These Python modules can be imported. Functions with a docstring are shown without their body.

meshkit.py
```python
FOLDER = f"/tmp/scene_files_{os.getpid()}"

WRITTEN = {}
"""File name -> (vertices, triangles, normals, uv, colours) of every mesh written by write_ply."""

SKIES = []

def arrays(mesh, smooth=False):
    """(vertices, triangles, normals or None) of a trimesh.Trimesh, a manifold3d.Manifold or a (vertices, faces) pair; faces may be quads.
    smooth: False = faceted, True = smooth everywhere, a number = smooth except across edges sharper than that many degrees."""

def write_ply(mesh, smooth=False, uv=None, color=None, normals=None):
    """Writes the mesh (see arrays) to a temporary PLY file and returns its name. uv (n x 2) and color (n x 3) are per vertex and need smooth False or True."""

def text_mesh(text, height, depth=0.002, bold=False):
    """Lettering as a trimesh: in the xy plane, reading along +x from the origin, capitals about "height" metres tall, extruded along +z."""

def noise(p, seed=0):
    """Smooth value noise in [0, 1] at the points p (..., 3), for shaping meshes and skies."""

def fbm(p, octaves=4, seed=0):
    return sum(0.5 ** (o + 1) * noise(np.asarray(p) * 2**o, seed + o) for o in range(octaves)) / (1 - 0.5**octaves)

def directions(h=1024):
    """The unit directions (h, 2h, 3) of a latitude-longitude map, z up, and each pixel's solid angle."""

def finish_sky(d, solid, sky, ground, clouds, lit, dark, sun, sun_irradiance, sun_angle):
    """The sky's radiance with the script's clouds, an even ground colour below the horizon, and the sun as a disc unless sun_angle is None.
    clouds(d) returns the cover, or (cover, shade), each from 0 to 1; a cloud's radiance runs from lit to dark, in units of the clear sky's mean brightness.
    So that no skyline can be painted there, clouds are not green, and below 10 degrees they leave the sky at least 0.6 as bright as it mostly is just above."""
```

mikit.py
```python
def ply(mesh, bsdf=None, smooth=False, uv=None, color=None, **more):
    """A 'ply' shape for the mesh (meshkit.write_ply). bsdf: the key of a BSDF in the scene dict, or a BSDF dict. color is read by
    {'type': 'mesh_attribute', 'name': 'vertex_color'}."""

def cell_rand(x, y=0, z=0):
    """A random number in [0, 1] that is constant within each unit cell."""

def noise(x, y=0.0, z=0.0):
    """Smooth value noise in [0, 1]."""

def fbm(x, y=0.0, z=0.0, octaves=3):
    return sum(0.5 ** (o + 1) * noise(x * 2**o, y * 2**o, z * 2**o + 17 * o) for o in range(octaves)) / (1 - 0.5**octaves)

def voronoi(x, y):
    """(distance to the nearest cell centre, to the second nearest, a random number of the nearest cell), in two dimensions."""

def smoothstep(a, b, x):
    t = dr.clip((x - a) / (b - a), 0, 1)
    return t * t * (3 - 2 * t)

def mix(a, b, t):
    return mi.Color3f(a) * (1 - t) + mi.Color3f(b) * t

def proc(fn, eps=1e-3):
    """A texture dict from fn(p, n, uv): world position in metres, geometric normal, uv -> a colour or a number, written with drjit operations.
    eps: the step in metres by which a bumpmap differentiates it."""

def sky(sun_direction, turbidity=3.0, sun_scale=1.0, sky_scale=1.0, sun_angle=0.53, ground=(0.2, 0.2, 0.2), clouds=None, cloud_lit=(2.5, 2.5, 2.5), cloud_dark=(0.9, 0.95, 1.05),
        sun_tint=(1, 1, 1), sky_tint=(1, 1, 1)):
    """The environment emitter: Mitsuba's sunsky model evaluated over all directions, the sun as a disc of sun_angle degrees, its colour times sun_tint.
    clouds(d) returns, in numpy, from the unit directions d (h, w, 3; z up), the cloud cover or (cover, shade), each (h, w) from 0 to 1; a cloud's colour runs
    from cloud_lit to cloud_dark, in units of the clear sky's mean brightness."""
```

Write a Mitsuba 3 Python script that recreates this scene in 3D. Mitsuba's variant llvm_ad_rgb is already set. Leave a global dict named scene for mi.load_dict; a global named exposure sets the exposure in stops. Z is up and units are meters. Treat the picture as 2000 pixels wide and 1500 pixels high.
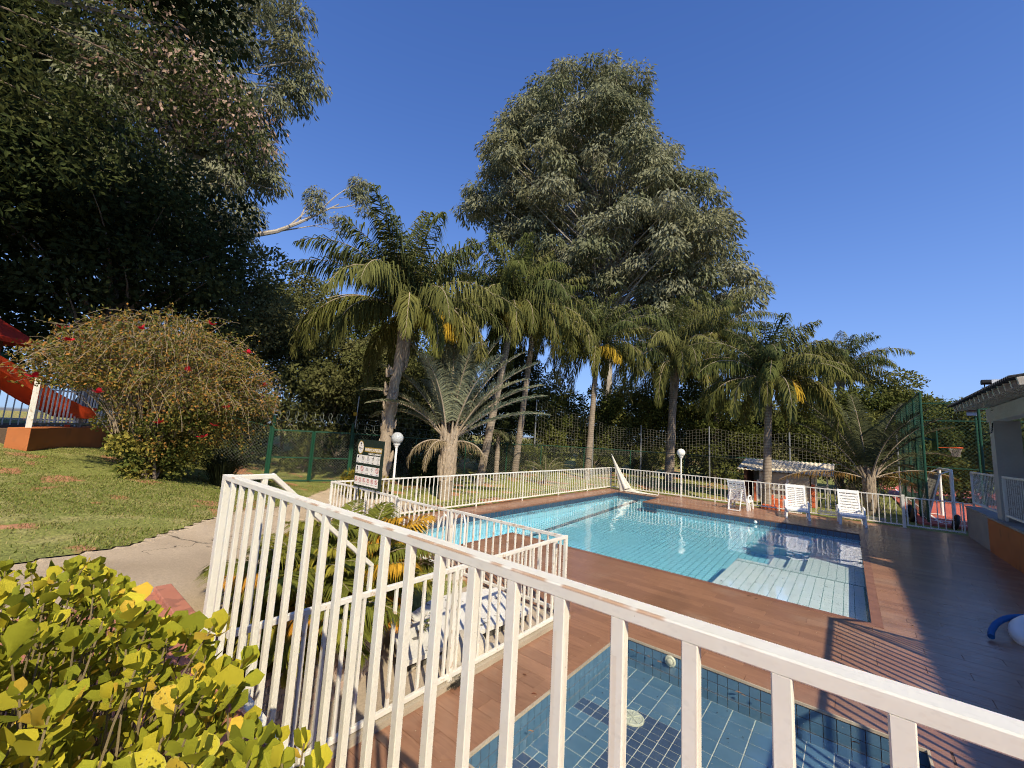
import math
import numpy as np, trimesh, shapely
import mitsuba as mi, drjit as dr, mikit, meshkit
from shapely.geometry import Polygon, box as sbox, LineString, Point
from scipy.interpolate import LinearNDInterpolator, RegularGridInterpolator
from scipy.ndimage import gaussian_filter

T = mi.ScalarTransform4f
scene, labels = {}, {}
# ------------------------------------------------------------ camera, sky, exposure
EYE = np.array([0.0, 0.0, 2.4])
FWD = np.array([-0.63559524, 0.7614188, 0.1275151])
UP = np.array([0.03841916, -0.13377003, 0.99026741])
scene['camera'] = {'type': 'perspective', 'fov': 103.427, 'fov_axis': 'x', 'near_clip': 0.05, 'far_clip': 2000.0,
                   'to_world': T().look_at(origin=EYE.tolist(), target=(EYE + FWD).tolist(), up=UP.tolist())}
SUN = np.array([1.04, -0.61, 1.0])
def thin_haze(d):
    """a faint even whitening of the clear sky towards the horizon"""
    return 0.72 * np.exp(-np.clip(d[..., 2], 0, 1) / 0.20)
scene['sky'] = mikit.sky(SUN.tolist(), turbidity=3.0, sun_scale=1.32, sun_tint=(1.0, 1.07, 1.08), sun_angle=0.53, sky_tint=(0.93, 1.22, 1.90), clouds=thin_haze, cloud_lit=(1.20, 1.62, 2.25))
exposure = 1.55

# ------------------------------------------------------------ helpers
def nrm(a):
    a = np.asarray(a, float)
    return a / (np.linalg.norm(a, axis=-1, keepdims=True) + 1e-12)

def numbered(key):
    if key not in scene and key not in labels and key not in used_roots:
        return key
    k = 1
    while f'{key}_{k:03d}' in scene or f'{key}_{k:03d}' in labels or f'{key}_{k:03d}' in used_roots:
        k += 1
    return f'{key}_{k:03d}'

used_roots = set()
counters = {}
def fresh(key):
    n = counters.get(key, 0)
    counters[key] = n + 1
    return key if n == 0 else f'{key}_{n:03d}'

def thing(name, label, cat, group=None):
    key = fresh(name)
    labels[key] = {'label': label, 'category': cat}
    if group: labels[key]['group'] = group
    return key

def struct(key):
    labels[key] = {'kind': 'structure'}
    return key

class M:
    """collects triangles"""
    def __init__(s): s.v, s.f, s.c, s.n = [], [], [], 0
    def add(s, v, f, c=None):
        v = np.asarray(v, float); f = np.asarray(f, int)
        if f.ndim == 2 and f.shape[1] == 4: f = np.vstack([f[:, [0, 1, 2]], f[:, [0, 2, 3]]])
        s.v.append(v); s.f.append(f + s.n); s.n += len(v)
        if c is not None: s.c.append(np.broadcast_to(np.asarray(c, float), (len(v), 3)))
        return s
    def box(s, lo, hi):
        lo, hi = np.array(lo, float), np.array(hi, float)
        v = np.array([[x, y, z] for x in (0, 1) for y in (0, 1) for z in (0, 1)]) * (hi - lo) + lo
        return s.add(v, BOXF)
    def bbox(s, lo, hi, b):
        """box with chamfered edges"""
        lo, hi = np.array(lo, float), np.array(hi, float)
        return s.beam((lo[0], (lo[1] + hi[1]) / 2, (lo[2] + hi[2]) / 2), (hi[0], (lo[1] + hi[1]) / 2, (lo[2] + hi[2]) / 2), hi[1] - lo[1], hi[2] - lo[2], b)
    def beam(s, p0, p1, w, h, b=0.0, up=(0, 0, 1)):
        """bar from p0 to p1, w wide (sideways), h high, edges chamfered by b"""
        p0, p1 = np.asarray(p0, float), np.asarray(p1, float)
        d = nrm(p1 - p0)
        if abs(d @ np.asarray(up, float)) > 0.99: up = (0, 1, 0)
        a = nrm(np.cross(d, up)); u = np.cross(a, d)
        x, y = w / 2, h / 2
        if b > 0:
            pr = np.array([[-x + b, -y], [x - b, -y], [x, -y + b], [x, y - b], [x - b, y], [-x + b, y], [-x, y - b], [-x, -y + b]])
        else:
            pr = np.array([[-x, -y], [x, -y], [x, y], [-x, y]])
        n = len(pr)
        ring = pr[:, :1] * a + pr[:, 1:] * u
        v = np.vstack([p0 + ring, p1 + ring])
        i = np.arange(n)
        q = np.stack([i, (i + 1) % n, (i + 1) % n + n, i + n], 1)
        f = np.vstack([q[:, [0, 1, 2]], q[:, [0, 2, 3]]])
        k = np.arange(1, n - 1)
        f = np.vstack([f, np.stack([k * 0, k + 1, k], 1), np.stack([k * 0 + n, k + n, k + 1 + n], 1)])
        return s.add(v, f)
    def tube(s, pts, r, sides=8, cap=True, c=None):
        p = np.asarray(pts, float)
        t = nrm(np.gradient(p, axis=0))
        ref = np.where(np.abs(t[:, 2:]) < 0.9, [0, 0, 1.0], [1.0, 0, 0])
        if np.abs(t[:, 2]).max() >= 0.9: ref = np.broadcast_to(np.array([0.93, 0.36, 0.05]), p.shape)
        a = nrm(np.cross(t, ref)); b = np.cross(t, a)
        ang = np.arange(sides) * 2 * np.pi / sides
        r = np.broadcast_to(r, (len(p),))
        v = p[:, None] + r[:, None, None] * (np.cos(ang)[None, :, None] * a[:, None] + np.sin(ang)[None, :, None] * b[:, None])
        i, j = np.meshgrid(np.arange(len(p) - 1), np.arange(sides), indexing='ij')
        q = np.stack([i * sides + j, i * sides + (j + 1) % sides, (i + 1) * sides + (j + 1) % sides, (i + 1) * sides + j], -1).reshape(-1, 4)
        f = np.vstack([q[:, [0, 1, 2]], q[:, [0, 2, 3]]])
        v = v.reshape(-1, 3)
        if cap:
            m = len(v); v = np.vstack([v, p[:1], p[-1:]])
            k = np.arange(sides)
            f = np.vstack([f, np.stack([(k + 1) % sides, k, k * 0 + m], 1), np.stack([m - sides + k, m - sides + (k + 1) % sides, k * 0 + m + 1], 1)])
        return s.add(v, f, c)
    def prism(s, poly, z0, z1):
        """vertical extrusion of a shapely polygon"""
        for g in getattr(poly, 'geoms', [poly]):
            if g.geom_type != 'Polygon' or g.area < 1e-6: continue
            m = trimesh.creation.extrude_polygon(g, z1 - z0, engine='earcut')
            m.apply_translation([0, 0, z0]); s.add(m.vertices, m.faces)
        return s
    def lathe(s, prof, centre, n=24):
        """profile [(r, z)...] turned about a vertical axis"""
        prof = np.asarray(prof, float); a = np.arange(n) * 2 * np.pi / n
        v = np.stack([prof[:, None, 0] * np.cos(a), prof[:, None, 0] * np.sin(a), np.broadcast_to(prof[:, None, 1], (len(prof), n))], -1).reshape(-1, 3) + np.asarray(centre, float)
        i, j = np.meshgrid(np.arange(len(prof) - 1), np.arange(n), indexing='ij')
        q = np.stack([i * n + j, i * n + (j + 1) % n, (i + 1) * n + (j + 1) % n, (i + 1) * n + j], -1).reshape(-1, 4)
        return s.add(v, q)
    def mesh(s):
        return np.vstack(s.v), np.vstack(s.f)
    def col(s):
        return np.vstack(s.c) if s.c else None

BOXF = np.array([[0, 1, 3], [0, 3, 2], [4, 6, 7], [4, 7, 5], [0, 4, 5], [0, 5, 1], [2, 3, 7], [2, 7, 6], [0, 2, 6], [0, 6, 4], [1, 5, 7], [1, 7, 3]])

def shape(m, bsdf, smooth=False, color=None):
    if isinstance(m, M):
        color = m.col() if color is None else color
        m = m.mesh()
    v, f = m[0], m[1]
    return mikit.ply(trimesh.Trimesh(v, f, process=False), bsdf, smooth=smooth, color=color)

def put(key, m, bsdf, smooth=False, color=None, kind=None, label=None):
    key = fresh(key)
    scene[key] = shape(m, bsdf, smooth, color)
    if kind or label:
        labels.setdefault(key, {})
        if kind: labels[key]['kind'] = kind
        if label: labels[key]['label'] = label
    return key

def copy(key, base, mat):
    key = fresh(key)
    scene[key] = {**base, 'to_world': mat}
    return key

def single(name, m, bsdf, label, cat, group=None, smooth=False, color=None):
    key = put(name, m, bsdf, smooth, color)
    labels[key] = {'label': label, 'category': cat}
    if group: labels[key]['group'] = group
    return key

def shift(x, y, z): return T().translate([float(x), float(y), float(z)])

# ------------------------------------------------------------ materials
proc, fbm, noise, vor, sstep, mix, cell = mikit.proc, mikit.fbm, mikit.noise, mikit.voronoi, mikit.smoothstep, mikit.mix, mikit.cell_rand
def pbsdf(col, rough=0.5, **k):
    base = proc(col) if callable(col) else {'type': 'rgb', 'value': list(col)}
    return {'type': 'twosided', 'bsdf': {'type': 'principled', 'base_color': base, 'roughness': rough, **k}}
def mat(name, col, rough=0.5, bump=None, bs=1.0, eps=1e-3, **k):
    b = pbsdf(col, rough, **k)
    if bump is not None:
        b = {'type': 'twosided', 'bsdf': {'type': 'bumpmap', 'arbitrary': proc(bump, eps), 'scale': bs, 'nested': b['bsdf']}}
    scene[name] = b
    return name

def near_paint(p, n, uv):
    a = fbm(p.x * 9, p.y * 9, p.z * 9, 4)
    chips = sstep(0.66, 0.72, fbm(p.x * 60 + 5, p.y * 150, p.z * 110, 3)) * sstep(0.55, 0.72, noise(p.x * 3.1 + 2, p.y * 3, p.z * 2))
    chips = chips * dr.select(n.z > 0.3, 0.8, 0.12)
    edge = sstep(0.8815, 0.8745, p.y) * sstep(2.0485, 2.0530, p.z) * sstep(0.35, 0.6, noise(p.x * 2.3, 7.0, 1.0))
    rust = dr.clip(chips + edge * sstep(0.44, 0.60, fbm(p.x * 16, 3.0, p.z * 4, 3)), 0, 1)
    spot = sstep(0.955, 0.975, noise(p.x * 95, p.y * 95, p.z * 95))
    streak = sstep(0.62, 0.8, noise(p.x * 60, p.y * 60, p.z * 1.6)) * sstep(0.4, 0.75, noise(p.x * 2.2 + 9, p.y * 2, p.z * 1.1)) * dr.select(p.z < 1.95, 0.22, 0.0)
    c = mix((0.66, 0.645, 0.575), (0.75, 0.735, 0.665), a)
    c = mix(c, (0.52, 0.36, 0.20), streak)
    c = mix(c, (0.40, 0.20, 0.08), rust * 0.75)
    grime = sstep(0.60, 0.74, fbm(p.x * 75, p.y * 140, p.z * 75, 3)) * dr.select(n.z > 0.5, 0.35, 0.10)
    c = mix(c, (0.36, 0.34, 0.31), grime)
    return mix(c, (0.25, 0.19, 0.15), spot * 0.6)
mat('white_paint_near', near_paint, 0.38, bump=lambda p, n, uv: fbm(p.x * 22, p.y * 22, p.z * 22, 3), bs=0.0012, eps=0.004)
mat('white_paint', lambda p, n, uv: mix(mix((0.62, 0.60, 0.55), (0.80, 0.78, 0.73), fbm(p.x * 3, p.y * 3, p.z * 5, 3)), (0.42, 0.26, 0.13), sstep(0.66, 0.74, fbm(p.x * 21, p.y * 21, p.z * 14, 3)) * 0.55), 0.4)
mat('white_plastic', (0.80, 0.80, 0.79), 0.32)
mat('globe_white', (0.80, 0.79, 0.74), 0.22)
mat('globe_grey', (0.45, 0.47, 0.49), 0.2)

def plank_col(a, b, s):
    def fn(p, n, uv):
        w = fbm(p.x * 1.3 + s, p.y * 9 + s, 0.0, 3)
        g = noise(p.x * 3.0 + w * 4 + s, p.y * 95 + w * 22, s)
        g2 = noise(p.x * 9.0 + s, p.y * 260 + w * 30, s + 3)
        patch = fbm(p.x * 0.8, p.y * 0.8, s, 3)
        c = mix(a, b, dr.clip(0.15 + 0.55 * g + 0.3 * g2, 0, 1))
        dust = sstep(0.55, 0.8, fbm(p.x * 1.7 + 4, p.y * 1.7, 2.0, 4))
        damp = sstep(0.60, 0.72, fbm(p.x * 0.9 + 21, p.y * 0.9, 5.0, 4))
        return mix(mix(c * (0.86 + 0.26 * patch), (0.34, 0.25, 0.19), dust * 0.28), c * 0.62, damp * 0.45)
    return fn
for i, (a, b) in enumerate([((0.190, 0.094, 0.056), (0.330, 0.172, 0.106)), ((0.210, 0.104, 0.062), (0.355, 0.188, 0.116)), ((0.175, 0.087, 0.053), (0.305, 0.158, 0.099))]):
    mat(f'plank_{i}', plank_col(a, b, 3.7 * i), 0.26, bump=lambda p, n, uv: noise(p.x * 4, p.y * 120, 1.0), bs=0.0006, eps=0.003, specular=0.55)
mat('grout_brown', (0.13, 0.075, 0.055), 0.8)
mat('coping_tile', lambda p, n, uv: mix((0.16, 0.075, 0.048), (0.26, 0.125, 0.078), fbm(p.x * 7, p.y * 7, 0.0, 4)), 0.4)
mat('coping_red', lambda p, n, uv: mix((0.17, 0.072, 0.050), (0.27, 0.13, 0.095), fbm(p.x * 9, p.y * 9, 0.0, 4)), 0.5)

def tile_grid(p, size, ox, oy, line, a, b, grout):
    u, v = (p.x - ox) / size, (p.y - oy) / size
    fu, fv = u - dr.floor(u), v - dr.floor(v)
    e = dr.minimum(dr.minimum(fu, 1 - fu), dr.minimum(fv, 1 - fv)) * size
    r = cell(u, v, 2)
    return mix(mix(a, b, r), grout, sstep(line, line * 0.55, e))
mat('pool_floor', lambda p, n, uv: tile_grid(p, 0.155, 0.0, 0.0, 0.011, (0.265, 0.66, 0.80), (0.30, 0.70, 0.83), (0.055, 0.24, 0.36)), 0.3)
mat('pool_wall', lambda p, n, uv: tile_grid(mi.Point3f(p.x + p.y, p.z, 0), 0.155, 0.0, 0.0, 0.006, (0.265, 0.65, 0.79), (0.29, 0.68, 0.81), (0.16, 0.42, 0.54)), 0.3)
mat('pool_shelf', lambda p, n, uv: tile_grid(p, 0.155, 0.0, 0.0, 0.006, (0.62, 0.73, 0.76), (0.66, 0.77, 0.79), (0.15, 0.31, 0.36)), 0.35)
mat('shelf_tile', (0.64, 0.745, 0.77), 0.35)
mat('shelf_tile_pale', (0.68, 0.775, 0.795), 0.35)
mat('shelf_grout', (0.09, 0.22, 0.25), 0.8)
mat('lane_tile', (0.018, 0.065, 0.125), 0.3)
mat('border_tile', lambda p, n, uv: mix((0.022, 0.045, 0.085), (0.040, 0.075, 0.125), noise(p.x * 7, p.y * 7, p.z * 7)), 0.12, specular=0.6)
mat('border_grout', (0.62, 0.64, 0.64), 0.8)
mat('wade_tile', lambda p, n, uv: mix((0.060, 0.132, 0.215), (0.092, 0.178, 0.270), fbm(p.x * 5, p.y * 5, p.z * 5, 4)), 0.14, specular=0.6)
mat('wade_tile_pale', lambda p, n, uv: mix((0.072, 0.150, 0.236), (0.105, 0.196, 0.290), fbm(p.x * 5 + 3, p.y * 5, p.z * 5, 4)), 0.14, specular=0.6)
mat('wade_dark', lambda p, n, uv: mix((0.042, 0.072, 0.140), (0.062, 0.100, 0.175), fbm(p.x * 6, p.y * 6, 0.0, 3)), 0.2)
mat('wade_grout', (0.56, 0.55, 0.47), 0.8)
scene['water_skin'] = {'type': 'thindielectric', 'int_ior': 1.29, 'specular_transmittance': {'type': 'rgb', 'value': [0.945, 0.985, 0.995]}}
scene['water_skin_clear'] = {'type': 'thindielectric', 'int_ior': 1.20, 'specular_transmittance': {'type': 'rgb', 'value': [0.96, 0.985, 0.99]}}

def concrete(a, b, s=1.0):
    def fn(p, n, uv):
        c = mix(a, b, fbm(p.x * 2.2 * s, p.y * 2.2 * s, p.z * 2.2, 4))
        st = sstep(0.55, 0.75, fbm(p.x * 0.9 + 7, p.y * 0.9, p.z, 3))
        fine = noise(p.x * 90, p.y * 90, p.z * 90)
        return mix(c, mi.Color3f(*a) * 0.72, st * 0.5) * (0.88 + 0.24 * fine)
    return fn
def path_col(p, n, uv):
    c = concrete((0.31, 0.24, 0.165), (0.44, 0.355, 0.26))(p, n, uv)
    wob = fbm(p.x * 4, p.y * 4, 1.0, 3) * 0.35
    f, s, _ = vor(p.x * 0.55 + wob, p.y * 0.55 + wob)
    crack = sstep(0.020, 0.004, s - f) * sstep(0.35, 0.6, noise(p.x * 1.1 + 3, p.y * 1.1, 0.0))
    return mix(c, (0.07, 0.055, 0.04), crack * 0.9)
mat('path_concrete', path_col, 0.85, bump=lambda p, n, uv: fbm(p.x * 30, p.y * 30, 0.0, 3), bs=0.004, eps=0.006)
mat('garden_concrete', concrete((0.33, 0.27, 0.205), (0.45, 0.375, 0.29)), 0.85, bump=lambda p, n, uv: fbm(p.x * 40, p.y * 40, 0.0, 3), bs=0.004, eps=0.006)
mat('grey_concrete', concrete((0.20, 0.19, 0.175), (0.31, 0.295, 0.27)), 0.8)
mat('kerb_concrete', concrete((0.34, 0.29, 0.22), (0.48, 0.42, 0.33), 2.0), 0.85)
mat('red_floor', lambda p, n, uv: mix(mix((0.36, 0.135, 0.085), (0.47, 0.20, 0.135), fbm(p.x * 3, p.y * 3, p.z, 4)), (0.24, 0.10, 0.07), sstep(0.55, 0.72, fbm(p.x * 12, p.y * 12, p.z, 3)) * 0.6), 0.7, bump=lambda p, n, uv: fbm(p.x * 50, p.y * 50, 0.0, 2), bs=0.003, eps=0.005)
mat('orange_wall', lambda p, n, uv: mix(mix((0.37, 0.115, 0.032), (0.46, 0.155, 0.048), fbm(p.x * 2, p.y * 2, p.z * 3, 4)), (0.22, 0.09, 0.04), sstep(0.58, 0.78, fbm(p.x * 5, p.y * 5, p.z * 1.5, 3)) * 0.5), 0.8)
mat('beige_wall', concrete((0.40, 0.35, 0.28), (0.52, 0.47, 0.38)), 0.85)
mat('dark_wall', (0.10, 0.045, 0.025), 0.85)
mat('chipped_white', lambda p, n, uv: mix(mix((0.58, 0.57, 0.545), (0.74, 0.73, 0.70), fbm(p.x * 6, p.y * 6, p.z * 6, 3)), (0.17, 0.165, 0.155), sstep(0.64, 0.70, fbm(p.x * 11, p.y * 11, p.z * 11, 4))), 0.7)
mat('stone_brick', lambda p, n, uv: mix((0.36, 0.29, 0.24), (0.54, 0.46, 0.40), fbm(p.x * 12, p.y * 12, p.z * 20, 4)), 0.85, bump=lambda p, n, uv: fbm(p.x * 40, p.y * 40, p.z * 40, 3), bs=0.005, eps=0.004)
mat('stone_brick_pink', lambda p, n, uv: mix((0.40, 0.27, 0.22), (0.56, 0.42, 0.36), fbm(p.x * 12 + 4, p.y * 12, p.z * 20, 4)), 0.85)
mat('dark_stone', lambda p, n, uv: mix((0.055, 0.052, 0.045), (0.13, 0.12, 0.10), fbm(p.x * 8, p.y * 8, p.z * 8, 4)), 0.85)
mat('soil', (0.10, 0.065, 0.042), 0.95)

def lawn(p, n, uv):
    big = fbm(p.x * 0.55, p.y * 0.55, 0.0, 4)
    bare = sstep(0.595, 0.68, fbm(p.x * 1.15 + 11, p.y * 1.6 + 3, 0.0, 4)) * sstep(-3.0, -5.0, p.x)
    fine = noise(p.x * 60, p.y * 60, 0.0)
    g = mix(mix((0.115, 0.140, 0.030), (0.195, 0.195, 0.055), big), (0.30, 0.26, 0.115), sstep(0.5, 0.8, fbm(p.x * 2.3, p.y * 2.3, 4.0, 4)) * 0.6) * (0.6 + 0.8 * fine)
    return mix(g, mix((0.27, 0.115, 0.055), (0.38, 0.20, 0.115), fbm(p.x * 6, p.y * 6, 0.0, 3)), bare)
mat('lawn_soil', lawn, 0.95, bump=lambda p, n, uv: fbm(p.x * 18, p.y * 18, 0.0, 4), bs=0.05, eps=0.01)
VC = {'type': 'mesh_attribute', 'name': 'vertex_color'}
scene['leaf'] = {'type': 'principledthin', 'base_color': VC, 'roughness': 0.5, 'diff_trans': 0.55, 'eta': 1.4}
scene['leaf_gloss'] = {'type': 'principledthin', 'base_color': VC, 'roughness': 0.36, 'diff_trans': 0.5, 'eta': 1.45}
scene['bark'] = {'type': 'twosided', 'bsdf': {'type': 'principled', 'base_color': proc(lambda p, n, uv: mix((0.13, 0.095, 0.07), (0.27, 0.215, 0.17), fbm(p.x * 9, p.y * 9, p.z * 3, 4))), 'roughness': 0.9}}
mat('bark_pale', lambda p, n, uv: mix((0.26, 0.22, 0.18), (0.48, 0.44, 0.39), fbm(p.x * 4, p.y * 4, p.z * 1.2, 4)), 0.85)
mat('palm_trunk', lambda p, n, uv: mix(mix((0.20, 0.155, 0.12), (0.40, 0.335, 0.27), fbm(p.x * 8, p.y * 8, p.z * 6, 4)), (0.12, 0.09, 0.07), sstep(0.62, 0.95, dr.abs(dr.sin(p.z * 24 + noise(p.x * 5, p.y * 5, p.z) * 2))) * 0.5), 0.9)
mat('palm_boot', lambda p, n, uv: mix((0.22, 0.165, 0.12), (0.46, 0.38, 0.29), fbm(p.x * 16, p.y * 16, p.z * 7, 4)), 0.9)
mat('twig', (0.33, 0.255, 0.175), 0.9)
mat('shrub_stem', (0.20, 0.155, 0.085), 0.8)
mat('green_metal', (0.010, 0.062, 0.034), 0.45)
mat('galv_wire', (0.12, 0.14, 0.13), 0.5)
mat('green_wire', (0.03, 0.085, 0.055), 0.5)
mat('net_cord', (0.22, 0.21, 0.185), 0.8)
mat('grey_metal', (0.30, 0.31, 0.32), 0.35, metallic=0.4)
mat('steel', (0.62, 0.63, 0.64), 0.2, metallic=1.0)
mat('court_red', lambda p, n, uv: mix((0.33, 0.075, 0.055), (0.42, 0.11, 0.085), fbm(p.x * 2, p.y * 2, p.z, 3)), 0.8)
mat('line_white', (0.75, 0.73, 0.70), 0.7)
mat('roof_fibre', lambda p, n, uv: mix((0.52, 0.45, 0.35), (0.68, 0.61, 0.49), fbm(p.x * 3, p.y * 3, p.z * 3, 4)), 0.9)
mat('roof_dark', (0.035, 0.036, 0.04), 0.7)
mat('timber_grey', lambda p, n, uv: mix((0.38, 0.355, 0.315), (0.52, 0.49, 0.44), fbm(p.x * 2, p.y * 14, p.z * 14, 3)), 0.75)
mat('pillar_paint', concrete((0.34, 0.32, 0.295), (0.43, 0.41, 0.38)), 0.8)
mat('slide_orange', (0.72, 0.075, 0.020), 0.25)
mat('toy_red', (0.42, 0.030, 0.012), 0.35)
mat('toy_green', (0.010, 0.085, 0.035), 0.35)
mat('toy_purple', (0.035, 0.015, 0.060), 0.4)
mat('toy_post', (0.13, 0.052, 0.030), 0.7)
mat('sign_green', (0.018, 0.030, 0.024), 0.35)
mat('sign_white', (0.78, 0.75, 0.71), 0.4)
mat('sign_gold', (0.36, 0.24, 0.055), 0.35)
mat('sign_ink', (0.03, 0.03, 0.032), 0.5)
mat('sign_red', (0.50, 0.03, 0.03), 0.5)
mat('rim_orange', (0.75, 0.12, 0.02), 0.4)
mat('noodle_blue', (0.006, 0.10, 0.30), 0.6)
mat('canvas_white', lambda p, n, uv: mix((0.58, 0.55, 0.48), (0.74, 0.71, 0.64), fbm(p.x * 5, p.y * 5, p.z * 5, 4)), 0.85)
mat('pale_dome', lambda p, n, uv: mix((0.42, 0.37, 0.30), (0.58, 0.53, 0.45), fbm(p.x * 8, p.y * 8, p.z * 8, 4)), 0.5)
mat('black', (0.012, 0.012, 0.013), 0.5)
mat('drain_cream', lambda p, n, uv: mix((0.40, 0.42, 0.33), (0.56, 0.58, 0.47), fbm(p.x * 40, p.y * 40, 0.0, 3)), 0.5)
mat('lamp_lens', (0.75, 0.76, 0.78), 0.15)
mat('yellow', (0.55, 0.33, 0.03), 0.5)
mat('clay_orange', (0.62, 0.14, 0.055), 0.6)
# ------------------------------------------------------------ terrain, lawn, path
POOL = Polygon([(-8.75, 5.75), (-6.60, 5.75), (-6.60, 8.25), (0.16, 8.25), (0.16, 16.92), (-6.70, 16.92), (-6.70, 19.0), (-8.75, 19.0)])
WADE = Polygon([(-2.30, 2.42), (0.42, 2.42), (0.42, 5.17), (-2.30, 5.17)])
DECK = Polygon([(-9.72, 5.02), (-3.05, 5.02), (-3.05, 0.98), (2.9, 0.98), (2.9, 20.15), (-9.72, 20.15)])
GARDEN = Polygon([(-4.45, 0.98), (-3.05, 0.98), (-3.05, 5.02), (-4.75, 5.02)])
cp = [(-9.9, 5, .06), (-9.9, 9, .0), (-9.9, 13, 0), (-9.9, 20.4, -.03), (-5, 20.5, -.05), (0, 20.5, -.05), (3.1, 20.5, -.05), (-12, 10, 0), (-14, 16, 0), (-13, 22, 0),
      (-16.4, 6.1, .28), (-15.3, 8.5, .2), (-19, 9, .4), (-22, 16, .3), (0, 25, -.05), (5, 25, -.05), (-8, 28, 0), (0, 34, 0), (12, 30, 0), (-30, 34, .3), (-24, 28, .2),
      (-4.6, 1.0, .93), (-5.6, .9, .92), (-6.4, .9, .95), (-5.4, 2.4, .66), (-6.3, 2.6, .68), (-8.2, 2.3, .78), (-7.3, 3.0, .60), (-7.0, 4.9, .04), (-8.6, 4.4, .20), (-9.6, 3.6, .52), (-10.8, 4.2, .38), (-11.8, 5.0, .26), (-14.0, 7.1, .16), (-12.5, 7.0, .1),
      (-5.0, 5.0, .02), (-4.8, 3.4, .30), (-4.4, 2.4, .02), (-4.2, 1.2, .02), (-3.1, 1.2, .02), (-3.1, 5.0, .02),
      (-12.9, 3.5, .78), (-11.5, 2.0, 1.08), (-14.2, .35, 1.40), (-15.6, 1.6, 1.28), (-17.0, 2.0, 1.18), (-19.6, 3.4, 1.02), (-14.9, -.6, 1.62), (-16.2, -1.5, 1.90), (-18, -.2, 1.90), (-10, -2, 1.18), (-8, -.5, 1.04), (-20, -5, 2.0), (-24, 4, 1.2), (-20, 5.0, .95), (-14, -8, 1.5), (-5, -6, .95), (0, -8, .9), (2, .9, .5), (8, -8, .9), (8, 4, .5), (8, 14, .3), (-36, -10, 2.6), (-36, 10, 1.6)]
for a in np.arange(0, 360, 15):
    cp.append((70 * math.cos(math.radians(a)), 70 * math.sin(math.radians(a)), 0.6 if math.cos(math.radians(a)) < 0 else 0.0))
    cp.append((900 * math.cos(math.radians(a)), 900 * math.sin(math.radians(a)), 0.0))
cp = np.array(cp)
lin = LinearNDInterpolator(cp[:, :2], cp[:, 2], fill_value=0.0)
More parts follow.
